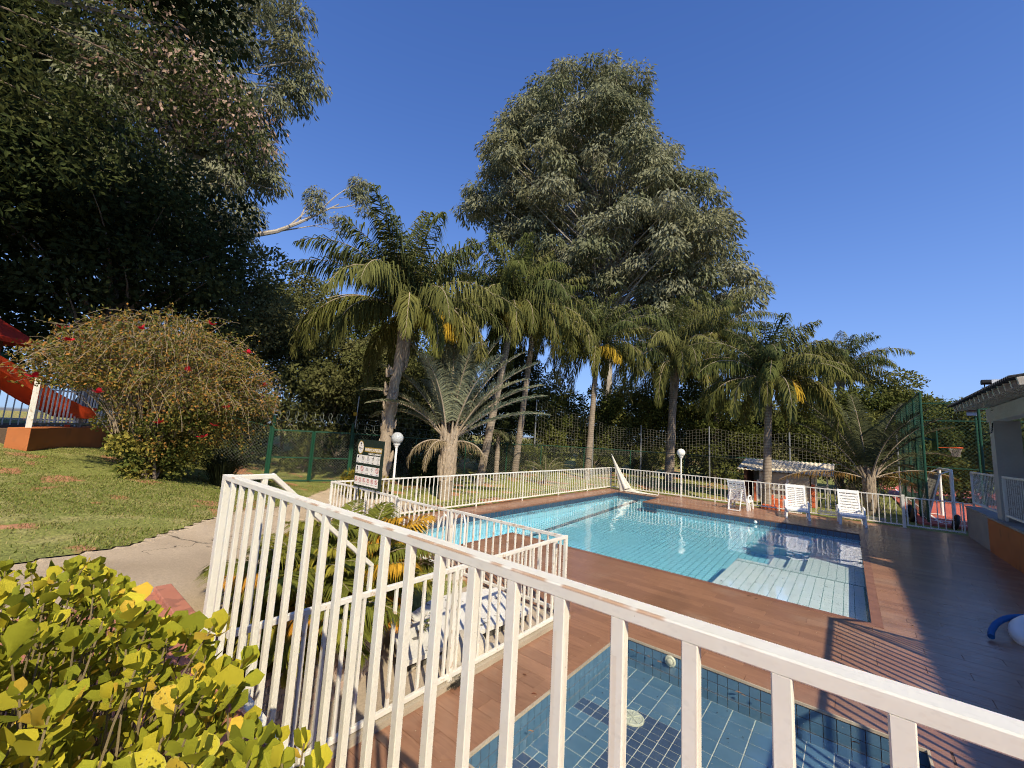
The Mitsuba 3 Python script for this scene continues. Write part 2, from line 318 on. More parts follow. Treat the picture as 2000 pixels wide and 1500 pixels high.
def axis(lo, hi, st):
    out = np.arange(lo, hi + 1e-6, st)
    g = st * 1.35 ** np.arange(1, 26); g = np.cumsum(g); g = g[g < 560]
    return np.concatenate([lo - g[::-1], out, hi + g])
gx, gy = axis(-26, 8, 0.2), axis(-10, 34, 0.2)
GX, GY = np.meshgrid(gx, gy, indexing='ij')
gz = gaussian_filter(lin(GX, GY), 2.2)
gz = gz + 0.05 * (meshkit.fbm(np.stack([GX * 0.9, GY * 0.9, GX * 0], -1), 3) - 0.5) * np.clip((-GX - 4.5) / 2, 0, 1) * np.clip((20 + GX) / 4, 0, 1)
ground = RegularGridInterpolator((gx, gy), gz, bounds_error=False, fill_value=0.0)
def gz_at(x, y): return float(ground([(x, y)])[0])
pts = shapely.points(GX.ravel(), GY.ravel())
low = gz.copy()
ind = shapely.contains(DECK.union(GARDEN).union(sbox(2.8, 1, 9, 20.15)).buffer(-0.08), pts).reshape(GX.shape)
low[ind] = -0.10
inter = shapely.contains(sbox(-4.55, -9, 8.5, 0.93).union(sbox(1.9, 0, 8.5, 6.7)).union(sbox(2.95, 6, 9, 20.1)).buffer(-0.1), pts).reshape(GX.shape)
low[inter] = -0.12
inp = shapely.contains(POOL.union(WADE).buffer(0.1), pts).reshape(GX.shape)
low[inp] = -2.2
nx, ny = GX.shape
ii, jj = np.meshgrid(np.arange(nx - 1), np.arange(ny - 1), indexing='ij')
tq = np.stack([ii * ny + jj, (ii + 1) * ny + jj, (ii + 1) * ny + jj + 1, ii * ny + jj + 1], -1).reshape(-1, 4)
ter = M().add(np.stack([GX, GY, low], -1).reshape(-1, 3), tq)
put('ground', ter, 'lawn_soil', smooth=True); struct('ground')

def draped(poly, dz, step=0.1):
    """a sheet that follows the ground inside a polygon, its rim bent down"""
    x0, y0, x1, y1 = poly.bounds
    X, Y = np.meshgrid(np.arange(x0, x1 + step, step), np.arange(y0, y1 + step, step), indexing='ij')
    inside = shapely.contains(poly, shapely.points(X.ravel(), Y.ravel())).reshape(X.shape)
    Z = ground(np.stack([X, Y], -1)) + np.where(inside, dz, -0.12)
    a, b = X.shape
    keep = inside | np.roll(inside, 1, 0) | np.roll(inside, 1, 1) | np.roll(np.roll(inside, 1, 0), 1, 1) | np.roll(inside, -1, 0) | np.roll(inside, -1, 1)
    i, j = np.meshgrid(np.arange(a - 1), np.arange(b - 1), indexing='ij')
    k = keep[:-1, :-1] & (keep[1:, 1:] | keep[1:, :-1] | keep[:-1, 1:])
    q = np.stack([i * b + j, (i + 1) * b + j, (i + 1) * b + j + 1, i * b + j + 1], -1)[k]
    return M().add(np.stack([X, Y, Z], -1).reshape(-1, 3), q)
PATH = Polygon([(-4.5, 0.9), (-4.75, 2.0), (-5.1, 3.2), (-4.85, 4.95), (-9.85, 4.95), (-9.95, 8.5), (-13.6, 8.6), (-14.3, 7.3), (-11.4, 4.75), (-9.6, 3.3), (-8.2, 2.25), (-6.35, 0.95), (-5.9, -0.5), (-5.6, -5), (-4.5, -5)])
put('path', draped(PATH, 0.025, 0.08), 'path_concrete', smooth=True); struct('path')

# grass blades on the visible lawn
rg = np.random.default_rng(5)
n = 190000
xy = np.stack([rg.uniform(-17, -5.5, n), rg.uniform(-3, 9.0, n)], 1)
near = rg.random(n) < np.clip(9.0 / np.hypot(xy[:, 0], xy[:, 1]), 0.25, 1) ** 1.2
xy = xy[near]
ok = ~shapely.contains(PATH.buffer(0.02), shapely.points(xy[:, 0], xy[:, 1])) & ~shapely.contains(DECK.buffer(0.2), shapely.points(xy[:, 0], xy[:, 1]))
xy = xy[ok]
pn = meshkit.fbm(np.stack([xy[:, 0] * 0.9, xy[:, 1] * 0.9, xy[:, 0] * 0], -1), 3)
xy = xy[rg.random(len(xy)) < np.clip((pn - 0.28) * 5, 0.12, 1)]
z0 = ground(xy) - 0.004
h = rg.uniform(0.018, 0.05, len(xy)); az = rg.uniform(0, 2 * np.pi, len(xy)); w = rg.uniform(0.004, 0.009, len(xy))
b = np.stack([xy[:, 0], xy[:, 1], z0], 1); sd = np.stack([np.cos(az), np.sin(az), az * 0], 1); ln = np.stack([np.cos(az + 1.6), np.sin(az + 1.6), az * 0], 1)
v = np.stack([b - sd * w[:, None], b + sd * w[:, None], b + ln * (h * rg.uniform(0.3, 1.2, len(xy)))[:, None] + np.array([0, 0, 1]) * h[:, None]], 1)
base = np.array([[0.150, 0.190, 0.036], [0.215, 0.220, 0.055], [0.36, 0.31, 0.13]])[rg.choice(3, len(xy), p=[0.40, 0.32, 0.28])] * rg.uniform(0.7, 1.25, (len(xy), 1))
put('lawn_grass', (v.reshape(-1, 3), np.arange(len(v) * 3).reshape(-1, 3)), 'leaf', color=np.repeat(base, 3, 0))
labels['lawn_grass'] = {'label': 'short dry green lawn grass with bare red soil patches', 'category': 'grass', 'kind': 'stuff'}

# ------------------------------------------------------------ terrace (where the photographer stands)
m = M().prism(sbox(-4.5, -9, 1.83, 0.98), -0.5, 0.95).prism(sbox(1.83, -9, 8, 6.85), -0.5, 0.945)
put('terrace', m, 'red_floor'); struct('terrace')
put('terrace__retaining_wall', M().box((-3.1, 0.981, -0.3), (1.82, 1.015, 0.90)), 'kerb_concrete')
put('terrace__kerb', M().bbox((-4.52, 0.90, 0.93), (-3.12, 1.02, 0.985), 0.008), 'red_floor')

# ------------------------------------------------------------ garden strip between the low fence and the path
put('garden_pavement', M().prism(GARDEN, -0.3, 0.012), 'garden_concrete'); struct('garden_pavement')
put('garden_pavement__kerb', M().bbox((-3.10, 1.0, -0.2), (-2.985, 5.08, 0.055), 0.006), 'kerb_concrete')

# ------------------------------------------------------------ pool deck of wood-look planks
deck_poly = DECK.difference(POOL.buffer(0.13, join_style=2)).difference(WADE.buffer(0.135, join_style=2))
put('deck', M().prism(DECK.difference(POOL).difference(WADE), -0.30, -0.005), 'grout_brown'); struct('deck')
PW, PL, GAP = 0.200, 1.20, 0.0045
rng = np.random.default_rng(11)
planks = []
for r in range(int(21 / PW)):
    y = 0.9 + r * PW
    off = [0.0, 0.4, 0.8][r % 3] + rng.uniform(-0.05, 0.05)
    for c in range(-1, 12):
        x = -10.2 + off + c * PL
        rect = sbox(x + GAP / 2, y + GAP / 2, x + PL - GAP / 2, y + PW - GAP / 2)
        g = rect.intersection(deck_poly)
        if g.area < 0.004: continue
        cx, cy = g.centroid.x, g.centroid.y
        planks.append((math.hypot(cx, cy) + (3.0 if cx > 1.9 else 0) + (2.0 if cy < 1.4 else 0), rect, g, x, y))
planks.sort(key=lambda t: t[0])
def plank_mesh(wx, wy):
    c, d = 0.0016, 0.0016
    lo = np.array([[0, 0], [wx, 0], [wx, wy], [0, wy]]); inn = np.array([[c, c], [wx - c, c], [wx - c, wy - c], [c, wy - c]])
    v = np.vstack([np.c_[lo, np.full(4, -0.008)], np.c_[lo, np.full(4, -d)], np.c_[inn, np.zeros(4)]])
    f = []
    for k in range(4):
        k2 = (k + 1) % 4
        f += [[k, k2, k2 + 4, k + 4], [k + 4, k2 + 4, k2 + 8, k + 8]]
    f.append([8, 9, 10, 11])
    return v, np.array(f)
full = [shape(M().add(*plank_mesh(PL - GAP, PW - GAP)), f'plank_{k}') for k in range(3)]
rest = [M(), M(), M()]
for i, (_, rect, g, x, y) in enumerate(planks):
    k = int(rng.integers(3)); dz = rng.uniform(-0.0006, 0.0006)
    whole = g.area > rect.area * 0.999
    if i < 300:
        if whole: copy('deck__plank', full[k], shift(x + GAP / 2, y + GAP / 2, dz))
        else: put('deck__plank', M().prism(g, -0.008, dz), f'plank_{k}')
    else:
        if whole:
            v, f = plank_mesh(PL - GAP, PW - GAP); rest[k].add(v + [x + GAP / 2, y + GAP / 2, dz], f)
        else: rest[k].prism(g, -0.008, dz)
for k in range(3): put('deck__far_planking', rest[k], f'plank_{k}', kind='stuff')
# coping pieces round both pools
def coping(poly, w, mt, hi, name):
    c = list(poly.exterior.coords); ring = poly.buffer(w, join_style=2)
    oc = shapely.geometry.polygon.orient(ring).exterior.coords[:-1]; ic = shapely.geometry.polygon.orient(poly).exterior.coords[:-1]
    for a, b in zip(ic, ic[1:] + ic[:1]):
        near = lambda p: min(oc, key=lambda q: (q[0] - p[0]) ** 2 + (q[1] - p[1]) ** 2)
        A, B, a, b = np.array(near(a)), np.array(near(b)), np.array(a), np.array(b)
        L = np.linalg.norm(b - a); k = max(1, int(round(L / 1.2)))
        for s in range(k):
            t0, t1 = s / k, (s + 1) / k
            gp = 0.0015 / L
            q = Polygon([a + (b - a) * (t0 + gp), a + (b - a) * (t1 - gp), A + (B - A) * (t1 - gp), A + (B - A) * (t0 + gp)]).buffer(-0.0012, join_style=2)
            put(name, M().prism(q, -0.028, hi), mt)
coping(POOL, 0.13, 'coping_tile', 0.003, 'deck__coping')
coping(WADE, 0.135, 'plank_1', 0.001, 'deck__coping')

# ------------------------------------------------------------ main pool
def floor_z(y): return -0.80 + np.clip((y - 8.25) / 11.0, -0.25, 1) * 0.48
m = M()
X, Y = np.meshgrid(np.linspace(-8.75, 0.16, 40), np.linspace(5.75, 19.0, 60), indexing='ij')
a, b = X.shape
i, j = np.meshgrid(np.arange(a - 1), np.arange(b - 1), indexing='ij')
cxy = np.stack([(X[:-1, :-1] + X[1:, 1:]) / 2, (Y[:-1, :-1] + Y[1:, 1:]) / 2], -1)
k = shapely.contains(POOL.buffer(0.12), shapely.points(cxy[..., 0].ravel(), cxy[..., 1].ravel())).reshape(cxy.shape[:2])
q = np.stack([i * b + j, (i + 1) * b + j, (i + 1) * b + j + 1, i * b + j + 1], -1)[k]
m.add(np.stack([X, Y, floor_z(Y)], -1).reshape(-1, 3), q)
put('pool_basin', m, 'pool_floor'); struct('pool_basin')
def wall_sheet(poly, z0, z1, out=0.0):
    w = M(); c = list(poly.buffer(out, join_style=2).exterior.coords)
    for p, q in zip(c, c[1:]):
        w.add([[*p, z0], [*q, z0], [*q, z1], [*p, z1]], [[0, 1, 2, 3]])
    return w
put('pool_basin__wall', wall_sheet(POOL, -1.0, -0.195), 'pool_wall')
put('pool_basin__border_backing', wall_sheet(POOL, -0.20, -0.028, 0.008), 'border_grout')
# border tiles, one by one on the faces that the place shows
tb = shape(M().bbox((0, -0.004, 0), (0.142, 0.004, 0.147), 0.002), 'border_tile')
def tile_run(p, q, rows):
    p, q = np.array(p, float), np.array(q, float); L = np.linalg.norm(q - p); d = (q - p) / L
    nt = int(round(L / 0.155)); st = L / nt; ang = math.degrees(math.atan2(d[1], d[0]))
    for t in range(nt):
        for z in rows:
            s = p + d * (t * st + 0.0065)
            copy('pool_basin__border_tile', tb, T().translate([float(s[0]), float(s[1]), z]).rotate([0, 0, 1], ang).scale([(st - 0.013) / 0.142, 1, 1]))
tile_run((-8.75, 5.75), (-8.75, 19.0), (-0.183,))
tile_run((-8.75, 19.0), (-6.70, 19.0), (-0.183,))
tile_run((-6.70, 16.92), (0.16, 16.92), (-0.183,))
tile_run((0.16, 16.92), (0.16, 8.25), (-0.183,))
# lane line, laid 4 mm above the floor and up the end wall
yl = np.linspace(5.9, 18.99, 30)
v = np.vstack([np.stack([np.full(30, -7.98), yl, floor_z(yl) + 0.004], 1), np.stack([np.full(30, -7.74), yl, floor_z(yl) + 0.004], 1)])
k = np.arange(29)
m = M().add(v, np.stack([k, k + 30, k + 31, k + 1], 1))
m.add([[-7.98, 18.994, -0.42], [-7.74, 18.994, -0.42], [-7.74, 18.994, -0.2], [-7.98, 18.994, -0.2]], [[0, 1, 2, 3]])
put('pool_basin__lane_line', m, 'lane_tile')
put('pool_basin__turn_target', M().add([[-6.62, 16.914, -0.38], [-6.1, 16.914, -0.38], [-6.1, 16.914, -0.2], [-6.62, 16.914, -0.2]], [[0, 1, 2, 3]]), 'lane_tile')
# shallow shelf and the steps that lead down from it
SH = -0.25
m = M().box((-2.19, 8.255, -0.9), (0.155, 11.64, SH - 0.004)).box((-0.88, 11.64, -0.9), (0.155, 16.915, SH - 0.004))
put('pool_basin__shelf', m, 'pool_shelf')
for k in range(3):
    x1 = -0.88 - k * 0.40
    put('pool_basin__step', M().box((x1 - 0.40, 11.645, -0.95), (x1 - 0.003, 14.0, SH - 0.13 - 0.105 * k)), 'pool_shelf')
put('pool_basin__step_wall', M().box((-2.30, 14.0, -0.95), (-0.884, 14.25, SH - 0.02)), 'pool_wall')
st = [shape(M().add(*plank_mesh(0.1455, 0.1455)), s) for s in ('shelf_tile', 'shelf_tile_pale')]
cells = [(x, y) for y in np.arange(8.262, 11.5, 0.155) for x in np.arange(-2.185, 0.0, 0.155)]
cells.sort(key=lambda c: c[1])
for x, y in cells[:300]:
    copy('pool_basin__shelf_tile', st[int(rng.integers(2))], shift(x, y, SH + rng.uniform(-0.0006, 0.0006)))
put('pool_basin__shelf_joint', M().box((-2.188, 8.258, SH - 0.0045), (0.152, 11.42, SH - 0.0022)), 'shelf_grout')

# water, rippled
def ripple(x, y, s):
    q = np.stack([x, y, x * 0], -1)
    r = lambda fx, fy, sd, amp: amp * (meshkit.noise(np.stack([x * fx + sd, y * fy, x * 0 + sd], -1), sd) - 0.5)
    w = r(1.1, 1.5, 3, 0.020) + r(2.6, 3.2, 5, 0.012) + r(6.3, 7.9, 7, 0.0055) + r(13.7, 16.1, 9, 0.0022)
    calm = np.clip((meshkit.noise(q * 0.30, 21) - 0.30) * 2.2, 0.25, 1.0)
    return s * w * calm
def water_sheet(rects, z, step, s):
    m = M()
    for x0, y0, x1, y1 in rects:
        X, Y = np.meshgrid(np.linspace(x0, x1, max(2, int((x1 - x0) / step))), np.linspace(y0, y1, max(2, int((y1 - y0) / step))), indexing='ij')
        a, b = X.shape
        i, j = np.meshgrid(np.arange(a - 1), np.arange(b - 1), indexing='ij')
        m.add(np.stack([X, Y, z + ripple(X, Y, s)], -1).reshape(-1, 3), np.stack([i * b + j, (i + 1) * b + j, (i + 1) * b + j + 1, i * b + j + 1], -1).reshape(-1, 4))
    return m
put('pool_water', water_sheet([(-8.745, 5.755, -6.60, 18.995), (-6.60, 8.255, 0.155, 16.915)], -0.163, 0.04, 0.44), 'water_skin', smooth=True); struct('pool_water')

# ------------------------------------------------------------ wading pool
WZ, WF = -0.115, -0.32
put('wading_pool_basin', M().box((-2.42, 2.3, -0.6), (0.54, 5.29, WF - 0.005)), 'wade_grout'); struct('wading_pool_basin')
put('wading_pool_basin__backing', wall_sheet(WADE, -0.5, -0.028, 0.006), 'wade_grout')
put('wading_pool_basin__rim', M().prism(WADE.buffer(0.006, join_style=2).difference(WADE.buffer(-0.012, join_style=2)), -0.020, 0.004), 'kerb_concrete')
wt = [shape(M().bbox((0, -0.0035, 0), (0.0945, 0.0035, 0.0955), 0.0015), s) for s in ('wade_tile', 'wade_tile_pale')]
for side in range(2):
    for r in range(3):
        for t in range(27):
            k = int(rng.integers(2)); z = -0.127 - 0.1025 * r
            if side == 0: copy('wading_pool_basin__wall_tile', wt[k], shift(-2.296 + t * 0.1008, 5.1685, z))
            else: copy('wading_pool_basin__wall_tile', wt[k], T().translate([-2.2985, 5.068 - t * 0.1018, z]).rotate([0, 0, 1], 90))
def is_dark(x, y):
    return (y > 3.97 and y < 4.18 and x < -1.78) or (-1.78 < x < -1.25 and 3.36 < y < 4.39) or (y < 3.2 and y > 2.99) or (x > -0.2 and x < 0.0)
fl = {}
def floor_tile(x, y, s, mt):
    if (s, mt) not in fl: fl[s, mt] = shape(M().add(*plank_mesh(s - 0.0085, s - 0.0085)), mt)
    copy('wading_pool_basin__floor_tile', fl[s, mt], shift(x, y, WF + rng.uniform(-0.0008, 0.0008)))
nt = 0
for gxi in range(13):
    for gyi in range(13):
        x, y = -2.29 + gxi * 0.209, 4.955 - gyi * 0.209
        sub = [(x + sx * 0.1045, y + sy * 0.1045) for sx in (0, 1) for sy in (0, 1)]
        if any(is_dark(a + 0.05, b + 0.05) for a, b in sub):
            for a, b in sub: floor_tile(a, b, 0.1045, 'wade_dark' if is_dark(a + 0.05, b + 0.05) else 'wade_tile_pale')
        else: floor_tile(x, y, 0.2085, ('wade_tile', 'wade_tile_pale')[int(rng.integers(2))])
put('wading_pool_water', water_sheet([(-2.295, 2.425, 0.415, 5.163)], WZ, 0.03, 0.10), 'water_skin_clear', smooth=True); struct('wading_pool_water')
# ------------------------------------------------------------ white railings
def railing(t, p0, p1, zt, zb, rw, rh, bw, bd, first, pitch, mt, posts=(), post=0.05, z_low=0.0, upto=None, kind=None, bev=0.003, droop=0.0):
    """a straight run of railing from p0 to p1 (plan points): top rail, bottom rail, balusters, posts"""
    p0, p1 = np.array(p0, float), np.array(p1, float); L = np.linalg.norm(p1 - p0); d = (p1 - p0) / L
    ang = math.degrees(math.atan2(d[1], d[0]))
    P = lambda s, z: (*(p0 + d * s), z)
    put(t + '__top_rail', M().beam(P(0, zt - rh / 2), P(L, zt - rh / 2), rw, rh, bev), mt)
    put(t + '__bottom_rail', M().beam(P(0, zb + rh / 2), P(L, zb + rh / 2), rw, rh, bev), mt)
    bar = shape(M().beam((0, 0, zb + rh - 0.001), (0, 0, zt - rh + 0.001), bd, bw, min(bev, 0.002), up=(1, 0, 0)), mt)
    s = first; j = M()
    while s < (upto or L):
        if all(abs(s - q) > 0.05 for q in posts):
            mtx = T().translate([*(p0 + d * s).tolist(), 0.0]).rotate([0, 0, 1], ang)
            copy(t + '__baluster', bar, mtx)
        s += pitch
    for q in posts:
        put(t + '__post', M().beam(P(q, z_low), P(q, zt - 0.002), post, post, 0.003), mt)
# the tall railing at the terrace edge, right in front of the photographer
t = thing('terrace_railing', 'chipped white steel railing with wide flat bars on the terrace edge, nearest of all', 'railing', None)
zt, zb = 2.056, 1.005
put(t + '__top_rail', M().beam((-3.075, 0.895, zt - 0.0155), (1.86, 0.895, zt - 0.0155), 0.052, 0.031, 0.003), 'white_paint_near')
put(t + '__bottom_rail', M().beam((-3.075, 0.895, zb + 0.0155), (1.86, 0.895, zb + 0.0155), 0.052, 0.031, 0.003), 'white_paint_near')
for k in range(-20, 13):
    x = 0.045 + 0.1469 * k
    put(t + '__baluster', M().beam((x, 0.8815, zb + 0.030), (x, 0.8815, zt - 0.030), 0.0255, 0.0305, 0.0022, up=(1, 0, 0)), 'white_paint_near')
put(t + '__corner_post', M().beam((-3.055, 0.8954, 0.92), (-3.055, 0.8954, zt - 0.0005), 0.0512, 0.062, 0.003, up=(1, 0, 0)), 'white_paint_near')
for x, y in ((-0.6, 0), (1.0, 0)):
    put(t + '__foot', M().beam((x, 0.895, 0.94), (x, 0.895, zb + 0.002), 0.04, 0.04, 0.002), 'white_paint_near')
t = thing('stair_handrail', 'white handrail that steps down from the terrace railing corner to the low fence', 'handrail')
put(t + '__rail', M().beam((-3.056, 0.925, 2.035), (-3.056, 1.17, 2.035), 0.042, 0.032, 0.003), 'white_paint_near')
put(t + '__sloping_rail', M().beam((-3.056, 1.15, 2.045), (-3.056, 1.995, 1.285), 0.040, 0.031, 0.003), 'white_paint_near')
put(t + '__drop_post', M().beam((-3.056, 1.992, 1.09), (-3.056, 1.992, 1.298), 0.038, 0.028, 0.003), 'white_paint_near')
put(t + '__post', M().beam((-3.056, 1.108, 0.02), (-3.056, 1.108, 2.02), 0.04, 0.034, 0.003), 'white_paint_near')
# out of view on the right: the railing whose shadow falls on the deck
t = thing('side_terrace_railing', 'white railing along the right side of the terrace, its shadow falling on the deck', 'railing')
m = M()
m.beam((1.83, 0.93, 2.04), (1.83, 6.78, 2.04), 0.05, 0.031).beam((1.83, 0.93, 1.06), (1.83, 6.78, 1.06), 0.05, 0.031)
m.beam((1.83, 6.75, 0.9), (1.83, 6.75, 2.05), 0.06, 0.06).beam((1.86, 6.75, 2.04), (3.1, 6.75, 2.04), 0.05, 0.031).beam((1.86, 6.75, 2.04), (2.7, 6.75, 2.50), 0.05, 0.04)
for y in np.arange(1.05, 6.7, 0.145): m.beam((1.83, y, 1.06), (1.83, y, 2.04), 0.03, 0.03)
for x in np.arange(1.98, 3.0, 0.145): m.beam((x, 6.75, 0.95), (x, 6.75, 2.04), 0.03, 0.03)
put(t + '__rail', m, 'white_paint')
# low pool fence, side nearest the garden strip
t = thing('garden_fence', 'low white fence behind the terrace railing, its bars striping the pale garden slab', 'fence', None)
railing(t, (-3.03, 4.985), (-3.03, 1.00), 1.095, 0.075, 0.034, 0.042, 0.026, 0.026, 0.155, 0.152, 'white_paint', posts=(0.02, 2.05), post=0.045, z_low=0.0)
t = thing('walkway_fence', 'short white fence from the near corner post to the gate, standing before the pool', 'fence')
railing(t, (-3.055, 5.01), (-5.40, 5.01), 1.075, 0.075, 0.034, 0.042, 0.024, 0.024, 0.15, 0.148, 'white_paint', posts=(2.33,), post=0.05)
t = thing('pool_gate', 'white pool gate with hinges and latch between two fence runs', 'gate')
railing(t, (-5.47, 5.02), (-6.97, 5.02), 1.055, 0.085, 0.032, 0.040, 0.024, 0.024, 0.12, 0.142, 'white_paint', posts=(0.015, 1.485), post=0.04, z_low=0.09)
put(t + '__latch', M().bbox((-6.99, 4.985, 0.98), (-6.93, 5.01, 1.04), 0.003).beam((-6.96, 4.98, 0.92), (-6.96, 4.98, 1.06), 0.012, 0.012), 'grey_metal')
put(t + '__hinge', M().tube([(-7.0, 5.02, 0.30), (-7.0, 5.02, 0.40)], 0.014, 8), 'grey_metal')
t = thing('sign_fence', 'short white fence run carrying the dark green rules sign', 'fence')
railing(t, (-7.03, 5.03), (-9.74, 5.03), 1.075, 0.075, 0.034, 0.042, 0.024, 0.024, 0.14, 0.148, 'white_paint', posts=(0.02, 2.68), post=0.05)
t = thing('left_pool_fence', 'long white fence along the left side of the pool, up to the far corner', 'fence')
railing(t, (-9.70, 5.07), (-9.62, 20.06), 1.075, 0.075, 0.034, 0.042, 0.024, 0.024, 0.13, 0.157, 'white_paint', posts=(2.5, 5.0, 7.5, 10.0, 12.5, 14.95), post=0.042)
t = thing('far_pool_fence', 'long white fence across the far end of the pool behind the loungers', 'fence')
railing(t, (-9.56, 20.08), (1.36, 20.10), 1.075, 0.070, 0.034, 0.042, 0.026, 0.026, 0.14, 0.152, 'white_paint', posts=(2.4, 4.9, 7.3, 9.2), post=0.046)
t = thing('far_gate', 'white gate at the right end of the far fence, in front of the red court', 'gate')
railing(t, (1.50, 20.11), (2.86, 20.11), 1.06, 0.075, 0.034, 0.042, 0.026, 0.026, 0.20, 0.180, 'white_paint', posts=(0.0, 1.34), post=0.04, z_low=0.07)
put(t + '__gate_post', M().beam((1.41, 20.11, -0.02), (1.41, 20.11, 1.12), 0.085, 0.085, 0.005), 'white_paint')

# ------------------------------------------------------------ rules sign
t = thing('rules_sign', 'dark green pool rules sign with white panels of pictograms, fixed above the fence', 'sign')
SO = np.array([-8.66, 4.985, 1.095]); SW, SHT = 1.06, 1.04
put(t + '__board', M().bbox(SO, SO + [SW, 0.022, SHT], 0.004), 'sign_green')
put(t + '__bracket', M().beam((-8.46, 5.012, 0.9), (-8.46, 5.012, 1.7), 0.03, 0.02).beam((-7.8, 5.012, 0.9), (-7.8, 5.012, 1.7), 0.03, 0.02), 'sign_green')
def flat(x, z, w, h, d=0.003, y=0.0): return M().box(SO + [x, -d - y, z], SO + [x + w, -y, z + h])
for z, h in ((0.525, 0.175), (0.29, 0.175), (0.045, 0.185)):
    put(t + '__panel', flat(0.035, z, 0.93, h), 'sign_white')
put(t + '__title_bar', flat(0.34, 0.775, 0.67, 0.105), 'sign_gold')
def lettering(text, h, x, z, mt, y=0.0045, wmax=None):
    tm = meshkit.text_mesh(text, h, 0.0012, bold=True); v = np.array(tm.vertices)
    sx = 1.0 if wmax is None else wmax / (v[:, 0].max() - v[:, 0].min())
    V = np.stack([SO[0] + x + v[:, 0] * sx, SO[1] - y - v[:, 2], SO[2] + z + v[:, 1]], 1)
    put(t + '__lettering', (V, np.array(tm.faces)), mt)
lettering('NORMAS DA PISCINA', 0.062, 0.355, 0.798, 'sign_white', wmax=0.64)
lettering('SOMENTE CONDÔMINOS', 0.036, 0.50, 0.722, 'sign_white', y=0.001, wmax=0.49)
def disc(x, z, rx, rz, y, mt, r0=0.0, name='emblem', parent=None):
    n = 28; a = np.arange(n) * 2 * np.pi / n
    o = np.stack([SO[0] + x + rx * np.cos(a), np.full(n, SO[1] - y), SO[2] + z + rz * np.sin(a)], 1)
    if r0 > 0:
        i = np.stack([SO[0] + x + r0 * rx * np.cos(a), np.full(n, SO[1] - y), SO[2] + z + r0 * rz * np.sin(a)], 1)
        k = np.arange(n); q = np.stack([k, (k + 1) % n, (k + 1) % n + n, k + n], 1)
        m = M().add(np.vstack([o, i]), q)
    else:
        k = np.arange(n); m = M().add(np.vstack([o, [[SO[0] + x, SO[1] - y, SO[2] + z]]]), np.stack([k, (k + 1) % n, k * 0 + n], 1))
    return m
put(t + '__emblem', disc(0.17, 0.865, 0.125, 0.150, 0.003, 'sign_gold'), 'sign_gold')
put(t + '__emblem__field', disc(0.17, 0.865, 0.108, 0.131, 0.0045, 'sign_white'), 'sign_white')
m = M()
sq = [(0.10, 0.84), (0.115, 0.875), (0.13, 0.835), (0.15, 0.865), (0.165, 0.845), (0.175, 0.815), (0.185, 0.85), (0.205, 0.85), (0.215, 0.835), (0.24, 0.85)]
m.tube([(SO[0] + x, SO[1] - 0.006, SO[2] + z) for x, z in sq], 0.0045, 5)
m.add(*disc(0.17, 0.955, 0.034, 0.016, 0.006, 0).mesh()).add(*flat(0.164, 0.91, 0.012, 0.045, 0.001, 0.006).mesh()).add(*flat(0.145, 0.905, 0.05, 0.008, 0.001, 0.006).mesh())
put(t + '__emblem__drawing', m, 'sign_ink')
def figure(x, z, s, lean=0.0):
    """a small standing pictogram figure"""
    m = M(); m.add(*disc(x + lean * s, z + 0.40 * s, 0.08 * s, 0.08 * s, 0.0045, 0).mesh())
    m.add(*flat(x - 0.09 * s + lean * s * 0.5, z, 0.18 * s, 0.30 * s, 0.001, 0.0035).mesh())
    m.add(*flat(x - 0.085 * s, z - 0.36 * s, 0.07 * s, 0.36 * s, 0.001, 0.0035).mesh()).add(*flat(x + 0.02 * s, z - 0.36 * s, 0.07 * s, 0.36 * s, 0.001, 0.0035).mesh())
    return m
def slash(x, z, r, red=True):
    m = disc(x, z, r, r, 0.0052, 0, r0=0.80)
    a = SO + np.array([x - r * 0.66, -0.0056, z + r * 0.66]); b = SO + np.array([x + r * 0.66, -0.0056, z - r * 0.66])
    return m.beam(a, b, 0.0015, r * 0.17, up=(1, 0, 1))
caps = M()
